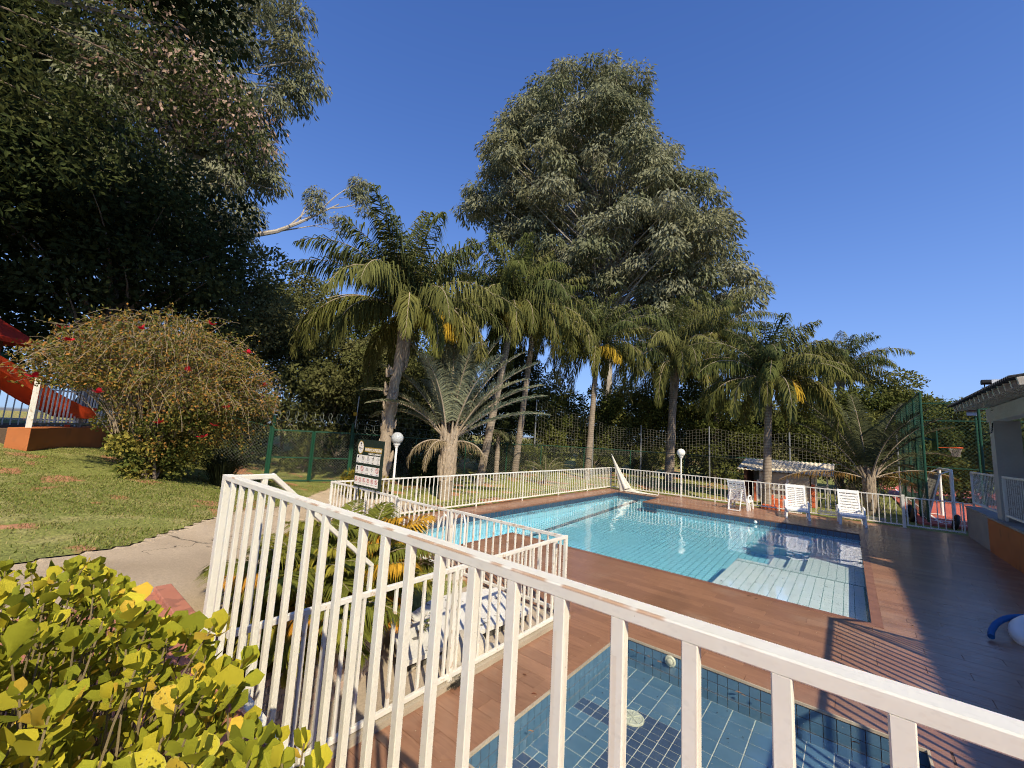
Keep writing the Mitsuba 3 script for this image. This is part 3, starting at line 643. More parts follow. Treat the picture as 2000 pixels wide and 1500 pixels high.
for row, (z, cnt) in enumerate(((0.635, 5), (0.40, 5), (0.158, 6))):
    for k in range(cnt):
        x = 0.10 + k * (0.80 / (cnt - 1))
        if row == 0: ic = [flat(x - 0.03, z, 0.05, 0.03, 0.001, 0.0035).add(*disc(x + 0.01, z + 0.035, 0.02, 0.02, 0.0045, 0).mesh()), figure(x - 0.03, z, 0.11).add(*figure(x + 0.03, z, 0.11).mesh()), figure(x, z, 0.12).add(*figure(x + 0.045, z - 0.02, 0.07).mesh()), figure(x, z, 0.12, 0.25).add(*flat(x - 0.05, z + 0.005, 0.10, 0.012, 0.001, 0.0035).mesh()), None][k]
        elif row == 1: ic = [flat(x - 0.022, z - 0.04, 0.045, 0.085, 0.001, 0.0035), figure(x, z, 0.08), figure(x - 0.03, z, 0.10).add(*figure(x + 0.03, z, 0.09).mesh()), figure(x, z, 0.10, -0.2).add(*flat(x + 0.03, z, 0.008, 0.06, 0.001, 0.0035).mesh()), figure(x, z, 0.09)][k]
        else: ic = figure(x, z, 0.075, [0, .1, -.15, .2, 0, -.1][k])
        if ic is None:
            q = SO + np.array([x, -0.0040, z]); r = 0.05
            ic = M()
            for a, b in (((-r, 0), (0, r * 1.2)), ((0, r * 1.2), (r, 0)), ((r, 0), (0, -r * 1.2)), ((0, -r * 1.2), (-r, 0))):
                ic.beam(q + [a[0], 0, a[1]], q + [b[0], 0, b[1]], 0.001, 0.006, up=(0, 1, 0))
            ic.add(*figure(x, z, 0.05).mesh())
        put(t + '__pictogram', ic, 'sign_ink')
        if row == 2 or (row == 1 and k in (1, 4)): put(t + '__prohibition_ring', slash(x, z + 0.004, 0.048 if row == 2 else 0.058), 'sign_red')
        for q in range(2 if row < 2 else 1):
            caps.add(*flat(x - 0.045 + 0.008 * q, z - 0.085 - 0.016 * q + (0.012 if row == 2 else 0), 0.09 - 0.016 * q, 0.006, 0.001, 0.0035).mesh())
put(t + '__caption_line', caps, 'sign_ink', kind='stuff')

# ------------------------------------------------------------ globe lamps
def globe_lamp(x, y, zt, mt, label):
    t = thing('globe_lamp', label, 'lamp post', 'globe lamps by the pool fences')
    put(t + '__post', M().tube([(x, y, -0.1), (x, y, zt - 0.24)], 0.037, 14), 'white_plastic', smooth=40)
    put(t + '__collar', M().lathe([(0.036, -0.30), (0.055, -0.285), (0.055, -0.26), (0.075, -0.24), (0.105, -0.205), (0.11, -0.17), (0.0, -0.165)], (x, y, zt), 20), 'white_plastic', smooth=40)
    a = np.linspace(-math.pi / 2 + 0.5, math.pi / 2, 14)
    put(t + '__globe', M().lathe([(0.19 * math.cos(k), 0.19 * math.sin(k)) for k in a], (x, y, zt), 28), mt, smooth=True)
globe_lamp(-11.07, 7.72, 2.13, 'globe_grey', 'white lamp post with a greyish globe beside the rules sign')
globe_lamp(-6.22, 20.42, 2.06, 'globe_white', 'white lamp post with a bright globe behind the far fence')

# ------------------------------------------------------------ sun loungers
def lounger(x, y, rot, label, ang, slots):
    t = thing('sun_lounger', label, 'sun lounger', 'white loungers by the far fence')
    W = 0.64
    Mx = T().translate([x, y, 0.0]).rotate([0, 0, 1], rot)
    def P(m, name, sm=False):
        key = fresh(t + '__' + name); scene[key] = {**shape(m, 'white_plastic', sm), 'to_world': Mx}
    sl, zs = 0.95, 0.33                                            # seat length; it points to -y, the backrest to +y
    P(M().beam((-W / 2, -0.02, zs), (-W / 2, -sl, zs - 0.02), 0.05, 0.075, 0.01).beam((W / 2, -0.02, zs), (W / 2, -sl, zs - 0.02), 0.05, 0.075, 0.01).beam((-W / 2, -sl, zs - 0.02), (W / 2, -sl, zs - 0.02), 0.05, 0.075, 0.01), 'seat_frame')
    for k in range(8):
        yy = -0.06 - k * 0.108
        P(M().bbox((-W / 2 + 0.03, yy - 0.092, zs + 0.008 - 0.004 * abs(k - 3)), (W / 2 - 0.03, yy, zs + 0.032 - 0.004 * abs(k - 3)), 0.006), 'seat_slat')
    c, s = math.cos(ang), math.sin(ang); bl = 0.86
    B = lambda u, w: (u, w * c, zs + 0.02 + w * s)
    for u in (-W / 2 + 0.035, W / 2 - 0.035):
        P(M().beam(B(u, 0), B(u, bl), 0.06, 0.04, 0.01, up=(0, -s, c)), 'back_frame')
    for w0, w1 in ((bl - 0.13, bl), (0.0, 0.06)):
        P(M().beam(B(-W / 2 + 0.03, (w0 + w1) / 2), B(W / 2 - 0.03, (w0 + w1) / 2), w1 - w0, 0.036, 0.008, up=(0, -s, c)), 'headboard' if w0 else 'back_hinge')
    for k in range(slots):
        w = 0.075 + k * (bl - 0.215) / slots; ww = (bl - 0.215) / slots - 0.022
        P(M().beam(B(-W / 2 + 0.06, w + ww / 2), B(W / 2 - 0.06, w + ww / 2), ww, 0.026, 0.006, up=(0, -s, c)), 'back_slat')
    if slots > 6: P(M().beam(B(0, 0.05), B(0, bl - 0.1), 0.045, 0.03, 0.006, up=(0, -s, c)), 'back_spine')
    for sx in (-1, 1):
        u = sx * (W / 2 + 0.035)
        P(M().tube([(u, -0.56, zs - 0.02), (u, -0.54, zs + 0.15), (u, -0.44, zs + 0.235), (u, -0.20, zs + 0.25), (u, -0.05, zs + 0.20), (u, 0.0, zs)], 0.030, 8), 'armrest', 40)
        for yy, dx in ((-sl + 0.06, 0.02), (-0.30, 0.03), (0.02, 0.02)):
            P(M().beam((sx * W / 2, yy, zs), (sx * (W / 2 + dx), yy - 0.02, 0.0), 0.07, 0.05, 0.012, up=(0, 1, 0)), 'leg')
    P(M().beam(B(-0.2, 0.5), (-0.2, 0.62, 0.05), 0.03, 0.03).beam(B(0.2, 0.5), (0.2, 0.62, 0.05), 0.03, 0.03).beam((-0.22, 0.62, 0.05), (0.22, 0.62, 0.05), 0.03, 0.03), 'back_strut')
lounger(-3.48, 18.62, 178, 'white plastic sun lounger on the left, its slatted back turned to the pool', math.radians(68), 8)
lounger(-1.62, 19.15, 8, 'white plastic sun lounger in the middle, its many slots lit by the sun', math.radians(66), 9)
lounger(-0.05, 19.55, 5, 'white plastic sun lounger on the right, by the palm behind the fence', math.radians(62), 6)

# ------------------------------------------------------------ folded canvas in the far corner
t = thing('folded_parasol', 'folded white canvas parasol leaning in the far corner of the pool fence', 'parasol')
p0, p1 = np.array([-9.50, 19.85, 1.66]), np.array([-8.62, 19.55, 0.06])
n, k = 26, 20
v = []
for i in range(k):
    s = i / (k - 1); r = 0.035 + 0.235 * s ** 1.15
    for j in range(n):
        a = 2 * math.pi * j / n; rr = r * (1 + 0.22 * math.sin(a * 5 + 1.5 * s) * min(1, s * 2))
        c = p0 + (p1 - p0) * s + np.array([0.06 * math.sin(3 * s), 0, -0.10 * math.sin(math.pi * s)])
        ax = nrm(p1 - p0); e1 = nrm(np.cross(ax, [0, 1, 0])); e2 = np.cross(ax, e1)
        v.append(c + rr * (math.cos(a) * e1 + 0.55 * math.sin(a) * e2))
i, j = np.meshgrid(np.arange(k - 1), np.arange(n), indexing='ij')
q = np.stack([i * n + j, i * n + (j + 1) % n, (i + 1) * n + (j + 1) % n, (i + 1) * n + j], -1).reshape(-1, 4)
put(t + '__canopy', M().add(np.maximum(np.array(v), [-99, -99, 0.01]), q), 'canvas_white', smooth=True)
put(t + '__pole', M().tube([p0 + (p0 - p1) * 0.05, p0 + (p1 - p0) * 0.3], 0.022, 8), 'grey_metal')
X, Y = np.meshgrid(np.linspace(0, 1, 40), np.linspace(0, 1, 12), indexing='ij')
wx = -8.72 + 1.75 * X; wy = 19.42 + (0.55 - 0.42 * X) * Y + 0.05 * np.sin(9 * X)
wz = 0.02 + 0.13 * (1 - X) ** 1.5 * np.sin(np.pi * Y) ** 0.7 + 0.035 * meshkit.noise(np.stack([X * 9, Y * 4, X * 0], -1), 4) * np.sin(np.pi * Y)
i, j = np.meshgrid(np.arange(39), np.arange(11), indexing='ij')
single('white_cloth', M().add(np.stack([wx, wy, wz], -1).reshape(-1, 3), np.stack([i * 12 + j, (i + 1) * 12 + j, (i + 1) * 12 + j + 1, i * 12 + j + 1], -1).reshape(-1, 4)), 'canvas_white', 'white cloth trailing on the deck beside the folded parasol', 'cloth', smooth=True)

# ------------------------------------------------------------ small things round the pools
single('float_ball', M().lathe([(0.001, -0.05), (0.03, -0.043), (0.052, -0.015), (0.055, 0.01), (0.042, 0.04), (0.02, 0.053), (0.001, 0.055)], (-2.60, 16.78, -0.10), 16), 'white_plastic', 'small white ball floating at the far pool edge', 'ball', smooth=True)
t = thing('grab_rail', 'curved white grab rail at the left lobe of the pool', 'grab rail')
a = np.linspace(0, 1, 14)
for dy in (0.0, 0.45):
    pts = [(-7.02 - 0.26 * s ** 1.7, 6.02 + dy, 0.0 + 0.80 * math.sin(math.pi * min(1, s * 0.60 + 0.0)) - 0.0 * s) for s in a]
    put(t + '__tube', M().tube([(-6.50, 6.02 + dy, 0.0), (-6.50, 6.02 + dy, 0.45), (-6.56, 6.02 + dy, 0.62), (-6.68, 6.02 + dy, 0.66), (-6.78, 6.02 + dy, 0.58), (-6.86, 6.02 + dy, 0.35), (-6.92, 6.02 + dy, -0.15), (-6.92, 6.02 + dy, -0.55)], 0.021, 10), 'white_plastic', smooth=40)
t = thing('return_fitting', 'round cream inlet fitting on the wading pool wall', 'pool fitting')
def dial(prof, c, mt, nm):
    m = M().lathe(prof, (0, 0, 0), 28); v, f = m.mesh(); v = np.stack([v[:, 0], -v[:, 2], v[:, 1]], 1) + np.array(c)
    put(t + '__' + nm, (v, f[:, ::-1]), mt, smooth=35)
dial([(0.062, 0.0), (0.062, 0.012), (0.052, 0.022), (0.040, 0.022), (0.038, 0.016), (0.036, 0.016)], (-1.685, 5.162, -0.080), 'drain_cream', 'flange')
dial([(0.036, 0.014), (0.034, 0.034), (0.022, 0.042), (0.001, 0.044)], (-1.685, 5.162, -0.080), 'drain_cream', 'nozzle')
t = thing('floor_drain', 'round cream drain cover on the wading pool floor', 'drain cover')
dc = (-1.765, 4.265, WF)
put(t + '__rim', M().lathe([(0.118, 0.001), (0.118, 0.014), (0.108, 0.020), (0.094, 0.014)], dc, 36), 'drain_cream', smooth=30)
put(t + '__plate', M().lathe([(0.095, 0.014), (0.05, 0.017), (0.001, 0.018)], dc, 36), 'drain_cream', smooth=True)
m = M()
for k in range(8):
    a = k * math.pi / 4 + 0.2
    m.beam((dc[0] + 0.012 * math.cos(a), dc[1] + 0.012 * math.sin(a), dc[2] + 0.0195), (dc[0] + 0.098 * math.cos(a), dc[1] + 0.098 * math.sin(a), dc[2] + 0.018), 0.007, 0.006, 0.001)
put(t + '__ribs', m, 'drain_cream')
rl = np.random.default_rng(77)
def dry_leaf(x, y, z, L, az, c):
    s = np.linspace(0, 1, 7); w = 0.16 * L * np.sin(np.pi * s) ** 0.8; bend = 0.22 * L * np.sin(np.pi * s + 0.3)
    d = np.array([math.cos(az), math.sin(az), 0]); n = np.array([-d[1], d[0], 0])
    cc = np.array([x, y, z]) + d * (s[:, None] - 0.5) * L + np.array([0, 0, 1]) * (0.002 + np.abs(bend)[:, None] * 0.5)
    v = np.vstack([cc + n * w[:, None] + [0, 0, 0.004], cc, cc - n * w[:, None] + [0, 0, 0.004]])
    k = np.arange(6); q = np.vstack([np.stack([k, k + 1, k + 8, k + 7], 1), np.stack([k + 7, k + 8, k + 15, k + 14], 1)])
    return M().add(v, q, np.array(c))
for x, y, L, az, c, lb in [(-2.37, 3.42, 0.05, 0.6, (.22, .07, .03), 'curled brown leaf on the deck just left of the wading pool'), (-2.38, 3.05, 0.06, 1.9, (.30, .10, .04), 'reddish curled leaf on the deck near the wading pool corner'), (-2.62, 3.60, 0.045, 0.2, (.20, .08, .04), 'tiny curled leaf on the deck between garden fence and wading pool'), (-2.14, 2.35, 0.085, 1.2, (.10, .06, .03), 'long dark twisted leaf on the deck below the wading pool corner'),
        (-1.35, 8.02, 0.07, 0.1, (.10, .05, .03), 'dark leaf on the coping beside the shallow shelf'), (-1.25, 7.98, 0.05, 0.6, (.08, .05, .03), 'smaller dark leaf touching another on the coping'), (0.62, 8.6, 0.05, 1.0, (.1, .06, .04), 'leaf on the deck right of the main pool corner'), (-0.55, 6.3, 0.07, 0.3, (.06, .04, .03), 'thin dark leaf on the open deck by the striped shadow'), (-6.7, 8.35, 0.05, 0.3, (.10, .05, .03), 'leaf on the deck at the inner corner of the pool lobe'), (-6.5, 7.3, 0.05, 0.8, (.10, .05, .03), 'leaf on the coping of the left pool lobe')]:
    single('dry_leaf', dry_leaf(x, y, 0.003, L, az, c), 'leaf', lb, 'leaf', 'dry leaves on the deck')
for x, y, L, az, lb in [(-2.13, 5.12, .05, .1, 'leaf afloat at the far left corner of the wading pool'), (-2.04, 5.11, .05, .5, 'second leaf afloat from the left along the far wading pool wall'), (-1.93, 5.13, .04, -.3, 'third leaf afloat from the left along the far wading pool wall'), (-1.79, 5.1, .05, .2, 'leaf afloat right beside the cream inlet fitting'), (-0.98, 5.12, .06, .3, 'pinkish leaf afloat right of the inlet, along the far wall'), (-0.93, 5.1, .045, -.2, 'leaf afloat touching the pinkish one by the far wall'), (-0.80, 5.11, .05, .1, 'rightmost leaf of the trio afloat by the far wall'),
        (-2.2, 3.15, .05, .7, 'leaf afloat by the near left wall of the wading pool'), (-2.24, 3.75, .025, 0, 'tiny leaf afloat halfway along the left wall'), (-0.05, 5.05, .06, .4, 'leaf afloat in the shadow near the right end of the wading pool')]:
    single('floating_leaf', dry_leaf(x, y, WZ + 0.004, L, az, (.42, .22, .12) if rl.random() < .5 else (.16, .08, .05)), 'leaf', lb, 'leaf', 'leaves afloat in the wading pool')
m = M()
for _ in range(60):
    x, y = rl.uniform(-2.25, 0.3), rl.uniform(2.6, 5.1); m.add(*dry_leaf(x, y, WF + 0.003, rl.uniform(.006, .022), rl.uniform(0, 6), (0, 0, 0)).mesh(), (.025, .02, .018))
for _ in range(26):
    x, y = rl.uniform(-2.1, -0.1), rl.uniform(8.3, 11.4); m.add(*dry_leaf(x, y, SH + 0.003, rl.uniform(.015, .07), rl.uniform(0, 6), (0, 0, 0)).mesh(), (.05, .035, .025))
put('sunken_debris', m, 'leaf'); labels['sunken_debris'] = {'label': 'tiny dark specks and leaf bits on the pool floors', 'category': 'debris', 'kind': 'stuff'}
m = M()
for _ in range(90):
    x, y = rl.uniform(-3.0, 0.5), rl.uniform(1.6, 8.1)
    s = rl.uniform(.003, .008); m.box((x, y, 0.0005), (x + s, y + s * .8, 0.003)); m.c.append(np.tile((.55, .48, .38), (8, 1)))
put('deck_specks', m, 'leaf'); labels['deck_specks'] = {'label': 'tiny pale petals and grit scattered on the deck', 'category': 'debris', 'kind': 'stuff'}
# noodle and swim ring on the right
t = np.linspace(0, 1, 40)
pts = np.stack([1.41 + 0.04 * t + 1.0 * t ** 1.5, 8.84 + 0.55 * np.sin(np.pi * np.minimum(t * 0.75, 0.5)) + 0.25 * t, 0.045 + 0.20 * np.sin(np.pi * np.minimum(t * 0.8, .55))], 1)
k = single('pool_noodle', M().tube(pts, 0.036, 14), 'noodle_blue', 'bent blue foam pool noodle lying on the shaded deck', 'pool noodle', smooth=50)
t = thing('swim_ring', 'white swim ring leaning under the blue pool noodle', 'swim ring')
rc = np.array([1.93, 9.08, 0.16]); tilt = nrm([-0.32, -0.45, 0.84]); e1 = nrm(np.cross(tilt, [0, 0, 1])); e2 = np.cross(tilt, e1)
a = np.linspace(0, 2 * np.pi, 49)[:-1]; b = np.linspace(0, 2 * np.pi, 15)[:-1]
A, B = np.meshgrid(a, b, indexing='ij')
v = rc + ((0.225 + 0.100 * np.cos(B))[..., None] * (np.cos(A)[..., None] * e1 + np.sin(A)[..., None] * e2) + (0.095 * np.sin(B))[..., None] * tilt)
i, j = np.meshgrid(np.arange(48), np.arange(14), indexing='ij')
q = np.stack([i * 14 + j, ((i + 1) % 48) * 14 + j, ((i + 1) % 48) * 14 + (j + 1) % 14, i * 14 + (j + 1) % 14], -1).reshape(-1, 4)
put(t + '__tube', M().add(v.reshape(-1, 3), q), 'white_plastic', smooth=True)

# ------------------------------------------------------------ garden strip: slab, dome, planter, stones
t = thing('painted_slab', 'thick garden slab with chipped white paint on a dark stone base', 'slab')
sp = Polygon([(-3.42, 2.72), (-3.30, 4.62), (-4.15, 4.86), (-4.46, 3.95), (-4.12, 2.98)])
put(t + '__top', M().prism(sp, 0.105, 0.150), 'chipped_white')
put(t + '__base', M().prism(sp.buffer(-0.05), 0.0, 0.105), 'dark_stone')
t = thing('dome_cover', 'smooth pale dome shaped cover with a round cap, beside the white slab', 'cover')
put(t + '__body', M().lathe([(0.235, 0.0), (0.245, 0.05), (0.24, 0.11), (0.20, 0.17), (0.13, 0.205), (0.06, 0.215), (0.001, 0.216)], (-3.30, 3.42, 0.012), 36), 'pale_dome', smooth=True)
put(t + '__cap', M().lathe([(0.05, 0.0), (0.05, 0.014), (0.030, 0.018), (0.028, 0.012), (0.001, 0.012)], (-3.26, 3.45, 0.222), 20), 'pale_dome', smooth=30)
put(t + '__skirt', M().prism(Polygon([(-3.52, 3.55), (-3.12, 3.72), (-3.08, 3.20), (-3.35, 3.12)]).buffer(0.03), 0.012, 0.075), 'pale_dome')
t = thing('brick_planter', 'curved planter wall of pale stone bricks holding the yellow garden palms', 'planter')
arc = np.array([(-3.55, 1.05), (-3.52, 1.45), (-3.58, 1.95), (-3.70, 2.35), (-3.95, 2.75), (-4.30, 3.02), (-4.75, 3.15)])
ls = LineString(arc); nb = int(ls.length / 0.105)
lay = 0
for row in range(8):
    for k in range(nb):
        s = (k + 0.5 * (row % 2)) * ls.length / nb
        if s + 0.10 > ls.length: continue
        a, b = ls.interpolate(s), ls.interpolate(s + 0.099)
        z = 0.012 + row * 0.056; j = rl.uniform(-.004, .004)
        dd = nrm([b.x - a.x, b.y - a.y]); nn = np.array([-dd[1], dd[0]]) * j
        put(t + '__brick', M().beam((a.x + nn[0], a.y + nn[1], z + 0.0265), (b.x + nn[0], b.y + nn[1], z + 0.0265), 0.09, 0.052, 0.004), 'stone_brick_pink' if rl.random() < .3 else 'stone_brick')
put(t + '__core', M().prism(ls.buffer(0.036), 0.0, 0.45), 'kerb_concrete')
bed = Polygon(list(arc) + [(-5.0, 2.6), (-4.7, 1.05)])
bed_m = M().prism(bed.buffer(-0.03), 0.0, 0.40)
put(t + '__soil', bed_m, 'soil')
for x, y, r, mt, lb in [(-4.02, 3.42, .13, 'grey_concrete', 'grey rock at the foot of the white slab'), (-3.62, 2.86, .10, 'dark_stone', 'dark rock by the curved planter'), (-3.92, 3.05, .06, 'clay_orange', 'small terracotta coloured stone near the slab'), (-4.2, 4.55, .12, 'chipped_white', 'white painted rock behind the garden palms')]:
    s = trimesh.creation.icosphere(2, r); v = np.array(s.vertices); v *= 0.75 + 0.5 * meshkit.noise(v * 9 + x, 2)[:, None]
    single('garden_rock', (v * [1.2, 1, .7] + [x, y, r * .45], np.array(s.faces)), mt, lb, 'rock', smooth=50)
m = M()
for _ in range(420):
    x, y = rl.normal(-2.99, .03), rl.normal(2.98, .05); a = rl.uniform(0, 6.28); L = rl.uniform(.03, .09)
    p = np.array([x, y, 0.02]); d = np.array([math.cos(a) * .7, math.sin(a) * .7, .7]) * L; n = np.array([-math.sin(a), math.cos(a), 0]) * .004
    m.add([p - n, p + n, p + d], [[0, 1, 2]], (.07, .065, .055))
single('dry_weed', m, 'leaf', 'small dark dry weed at the foot of the garden fence post', 'weed')
t = thing('sapling', 'straggly green stemmed sapling sprawling over the left end of the white slab', 'plant')
m, lf = M(), M()
for k in range(9):
    a = rl.uniform(-0.5, 1.9); L = rl.uniform(.35, .75); s_ = np.linspace(0, 1, 8)
    p = np.array([-3.86, 3.18, 0.03]) + np.stack([np.cos(a) * L * s_ * .6 - .1 * s_, np.sin(a) * L * s_ * .8, L * (s_ * .95 - .45 * s_ ** 2)], 1)
    m.tube(p, np.linspace(.006, .002, 8), 5, cap=False)
    for q in range(7):
        b = p[2 + q % 6] + rl.normal(size=3) * .01; d = nrm(rl.normal(size=3) + [0, 0, .4]) * rl.uniform(.03, .06); n_ = nrm(np.cross(d, [.3, .8, .2])) * .012
        lf.add([b, b + d * .5 + n_, b + d, b + d * .5 - n_], [[0, 1, 2], [0, 2, 3]], np.array([.12, .16, .035]) * rl.uniform(.7, 1.5))
put(t + '__stem', m, 'twig', smooth=50, kind='stuff')
put(t + '__foliage', lf, 'leaf')
single('garden_hose', M().tube([(-3.50, 2.95, 0.03), (-3.42, 2.75, 0.03), (-3.30, 2.55, 0.03), (-3.20, 2.42, 0.03), (-3.16, 2.30, 0.03)], 0.012, 8), 'kerb_concrete', 'pale thin hose curving over the garden pavement', 'hose', smooth=60)
# ------------------------------------------------------------ pump house behind the far fence
t = thing('pump_house', 'low pump house with a pale corrugated roof, orange corner and open front', 'shed')
z0 = -0.05
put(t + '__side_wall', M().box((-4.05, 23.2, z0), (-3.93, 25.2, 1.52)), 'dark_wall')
put(t + '__back_wall', M().box((-3.93, 25.08, z0), (-1.25, 25.2, 1.60)), 'beige_wall')
put(t + '__end_wall', M().box((-1.37, 23.25, z0), (-1.25, 25.08, 1.45)), 'beige_wall')
put(t + '__front_wall', M().box((-3.40, 23.2, z0), (-1.42, 23.3, 1.36)), 'beige_wall')
put(t + '__counter', M().bbox((-3.30, 23.08, 0.56), (-2.15, 23.36, 0.64), 0.006), 'chipped_white')
put(t + '__white_post', M().box((-2.30, 23.12, 0.64), (-2.20, 23.198, 1.10)), 'chipped_white')
put(t + '__orange_post', M().bbox((-3.62, 23.14, z0), (-3.50, 23.30, 0.92), 0.01), 'clay_orange')
put(t + '__white_jamb', M().bbox((-3.49, 23.16, z0), (-3.42, 23.28, 0.98), 0.006), 'chipped_white')
for k in range(4):
    put(t + '__orange_block', M().bbox((-1.36, 23.10, z0 + 0.02 + k * 0.265), (-1.24, 23.24, z0 + 0.235 + k * 0.265), 0.008), 'clay_orange')
put(t + '__frame', M().beam((-1.18, 23.2, z0), (-1.18, 23.2, 1.42), 0.05, 0.05).beam((-0.78, 23.2, z0), (-0.78, 23.2, 1.42), 0.06, 0.06).beam((-1.2, 23.2, 1.40), (-0.76, 23.2, 1.40), 0.04, 0.04).beam((-1.2, 23.2, 0.92), (-0.76, 23.2, 0.92), 0.04, 0.04).beam((-1.2, 23.2, 0.42), (-0.76, 23.2, 0.42), 0.04, 0.04), 'timber_grey')
def corrugated(x0, x1, y0, z0_, y1, z1, period, amp, th, along='x'):
    n = int((x1 - x0) / period * 8) + 1
    x = np.linspace(x0, x1, n); w = amp * np.sin((x - x0) / period * 2 * np.pi)
    rows = [np.stack([x, np.full(n, y0), z0_ + w], 1), np.stack([x, np.full(n, y1), z1 + w], 1)]
    v = np.vstack([rows[0], rows[1], rows[0] - [0, 0, th], rows[1] - [0, 0, th]])
    k = np.arange(n - 1)
    f = np.vstack([np.stack([k, k + 1, k + n + 1, k + n], 1), np.stack([k + 2 * n, k + 3 * n, k + 3 * n + 1, k + 2 * n + 1], 1), np.stack([k, k + 2 * n, k + 2 * n + 1, k + 1], 1), np.stack([k + n, k + n + 1, k + 3 * n + 1, k + 3 * n], 1)])
    return v, f
v, f = corrugated(-4.35, -0.55, 23.02, 1.42, 25.45, 1.92, 0.177, 0.019, 0.012)
put(t + '__roof', M().add(v, f), 'roof_fibre', smooth=40)
t = thing('flower_step', 'orange step with potted flowers in front of the pump house', 'step')
put(t + '__block', M().bbox((-3.05, 22.2, -0.06), (-2.1, 22.8, 0.22), 0.01), 'clay_orange')
put(t + '__ledge', M().bbox((-2.95, 20.45, -0.05), (-2.15, 21.0, 0.10), 0.01), 'clay_orange')
for x in (-2.8, -2.35):
    put(t + '__pot', M().lathe([(0.001, 0), (0.08, 0), (0.11, 0.17), (0.10, 0.17), (0.001, 0.15)], (x, 22.5, 0.22), 16), 'clay_orange', smooth=40)
t = thing('lying_ladder', 'grey metal ladder lying on the grass behind the far fence', 'ladder')
for y in (21.15, 21.55): put(t + '__side_rail', M().beam((-1.05, y, 0.06), (1.0, y - 0.1, 0.06), 0.03, 0.06), 'grey_metal')
for k in range(7): put(t + '__rung', M().tube([(-0.9 + k * 0.3, 21.13, 0.06), (-0.9 + k * 0.3, 21.53, 0.06)], 0.014, 6), 'grey_metal')

# ------------------------------------------------------------ sports court on the right
put('court', M().box((2.15, 22.35, -0.35), (20, 50, 0.02)), 'court_red'); struct('court')
put('court__edge', M().bbox((1.95, 22.15, -0.4), (20, 22.35, 0.05), 0.02).bbox((1.95, 22.35, -0.4), (2.15, 50, 0.05), 0.02), 'court_red')
put('court__line', M().box((2.6, 22.95, 0.02), (20, 23.03, 0.025)).box((2.6, 23.03, 0.02), (2.68, 48, 0.025)).box((2.68, 24.6, 0.02), (6, 24.68, 0.025)), 'line_white')
def goal(y0, label):
    t = thing('football_goal', label, 'football goal', 'goals on the red court')
    x = 3.05; y1 = y0 + 2.7
    for y in (y0, y1): put(t + '__post', M().tube([(x, y, 0.02), (x, y, 2.05)], 0.058, 10), 'white_plastic', smooth=40)
    put(t + '__crossbar', M().tube([(x, y0, 2.02), (x, y1, 2.02)], 0.055, 10), 'white_plastic', smooth=40)
    for y in (y0, y1): put(t + '__stay', M().tube([(x, y, 2.02), (x - 0.30, y, 1.85), (x - 0.72, y, 0.05), (x, y, 0.05)], 0.03, 8), 'white_plastic', smooth=40)
    put(t + '__ground_bar', M().tube([(x - 0.72, y0, 0.05), (x - 0.72, y1, 0.05)], 0.03, 8), 'white_plastic')
    m = M()
    for s in np.linspace(0, 1, 24): m.beam((x - 0.30, y0 + s * (y1 - y0), 1.85), (x - 0.72, y0 + s * (y1 - y0), 0.06), 0.012, 0.012)
    for s in np.linspace(0, 1, 16): m.beam((x - 0.30 - 0.42 * s, y0, 1.85 - 1.79 * s), (x - 0.30 - 0.42 * s, y1, 1.85 - 1.79 * s), 0.012, 0.012)
    put(t + '__net', m, 'net_cord', kind='stuff')
goal(23.35, 'white football goal with net on the red court behind the far gate')
for TX, TY, tlb in ((2.90, 22.0, 'black tyre standing against the front edge of the red court'), (1.86, 22.7, 'black tyre by the left edge of the red court, nearest the corner'), (1.86, 24.3, 'black tyre further along the left edge of the red court')):
  t = thing('car_tyre', tlb, 'tyre', 'tyres round the court edge')
  a = np.linspace(0, 2 * np.pi, 33)[:-1]; b = np.linspace(0, 2 * np.pi, 11)[:-1]; A, B = np.meshgrid(a, b, indexing='ij')
  v = np.stack([TX + 0.05 * np.sin(A) + 0.07 * np.sin(B), TY + (0.20 + 0.09 * np.cos(B)) * np.cos(A), 0.20 + (0.20 + 0.09 * np.cos(B)) * np.sin(A)], -1).reshape(-1, 3)
  i, j = np.meshgrid(np.arange(32), np.arange(10), indexing='ij')
  put(t + '__tread', M().add(v, np.stack([i * 10 + j, ((i + 1) % 32) * 10 + j, ((i + 1) % 32) * 10 + (j + 1) % 10, i * 10 + (j + 1) % 10], -1).reshape(-1, 4)), 'black', smooth=True)

def chain(m, p, q, z0, z1, pitch, r, zq0=None, zq1=None):
    """diagonal wires of a chain link panel from plan point p to q"""
    p, q = np.array(p, float), np.array(q, float); L = np.linalg.norm(q - p); d = (q - p) / L
    zq0 = z0 if zq0 is None else zq0; zq1 = z1 if zq1 is None else zq1
    H = z1 - z0
    lo = lambda s: z0 + (zq0 - z0) * s / L
    V, F = [], []
    k = 0
    for sg in (1, -1):
        for s0 in np.arange(-H, L, pitch) if sg > 0 else np.arange(0, L + H, pitch):
            a, b = s0, s0 + sg * H
            ta, tb = 0.0, 1.0
            for lim, side in ((0.0, 1), (L, -1)):
                va, vb = side * (a - lim), side * (b - lim)
                if va < 0 and vb < 0: ta = 2; break
                if va < 0: ta = max(ta, -va / (vb - va))
                elif vb < 0: tb = min(tb, va / (va - vb))
            if ta >= tb - 1e-3: continue
            sa, sb = a + (b - a) * ta, a + (b - a) * tb
            A = np.array([*(p + d * sa), lo(sa) + H * ta]); B = np.array([*(p + d * sb), lo(sb) + H * tb])
            m.beam(A, B, r, r)
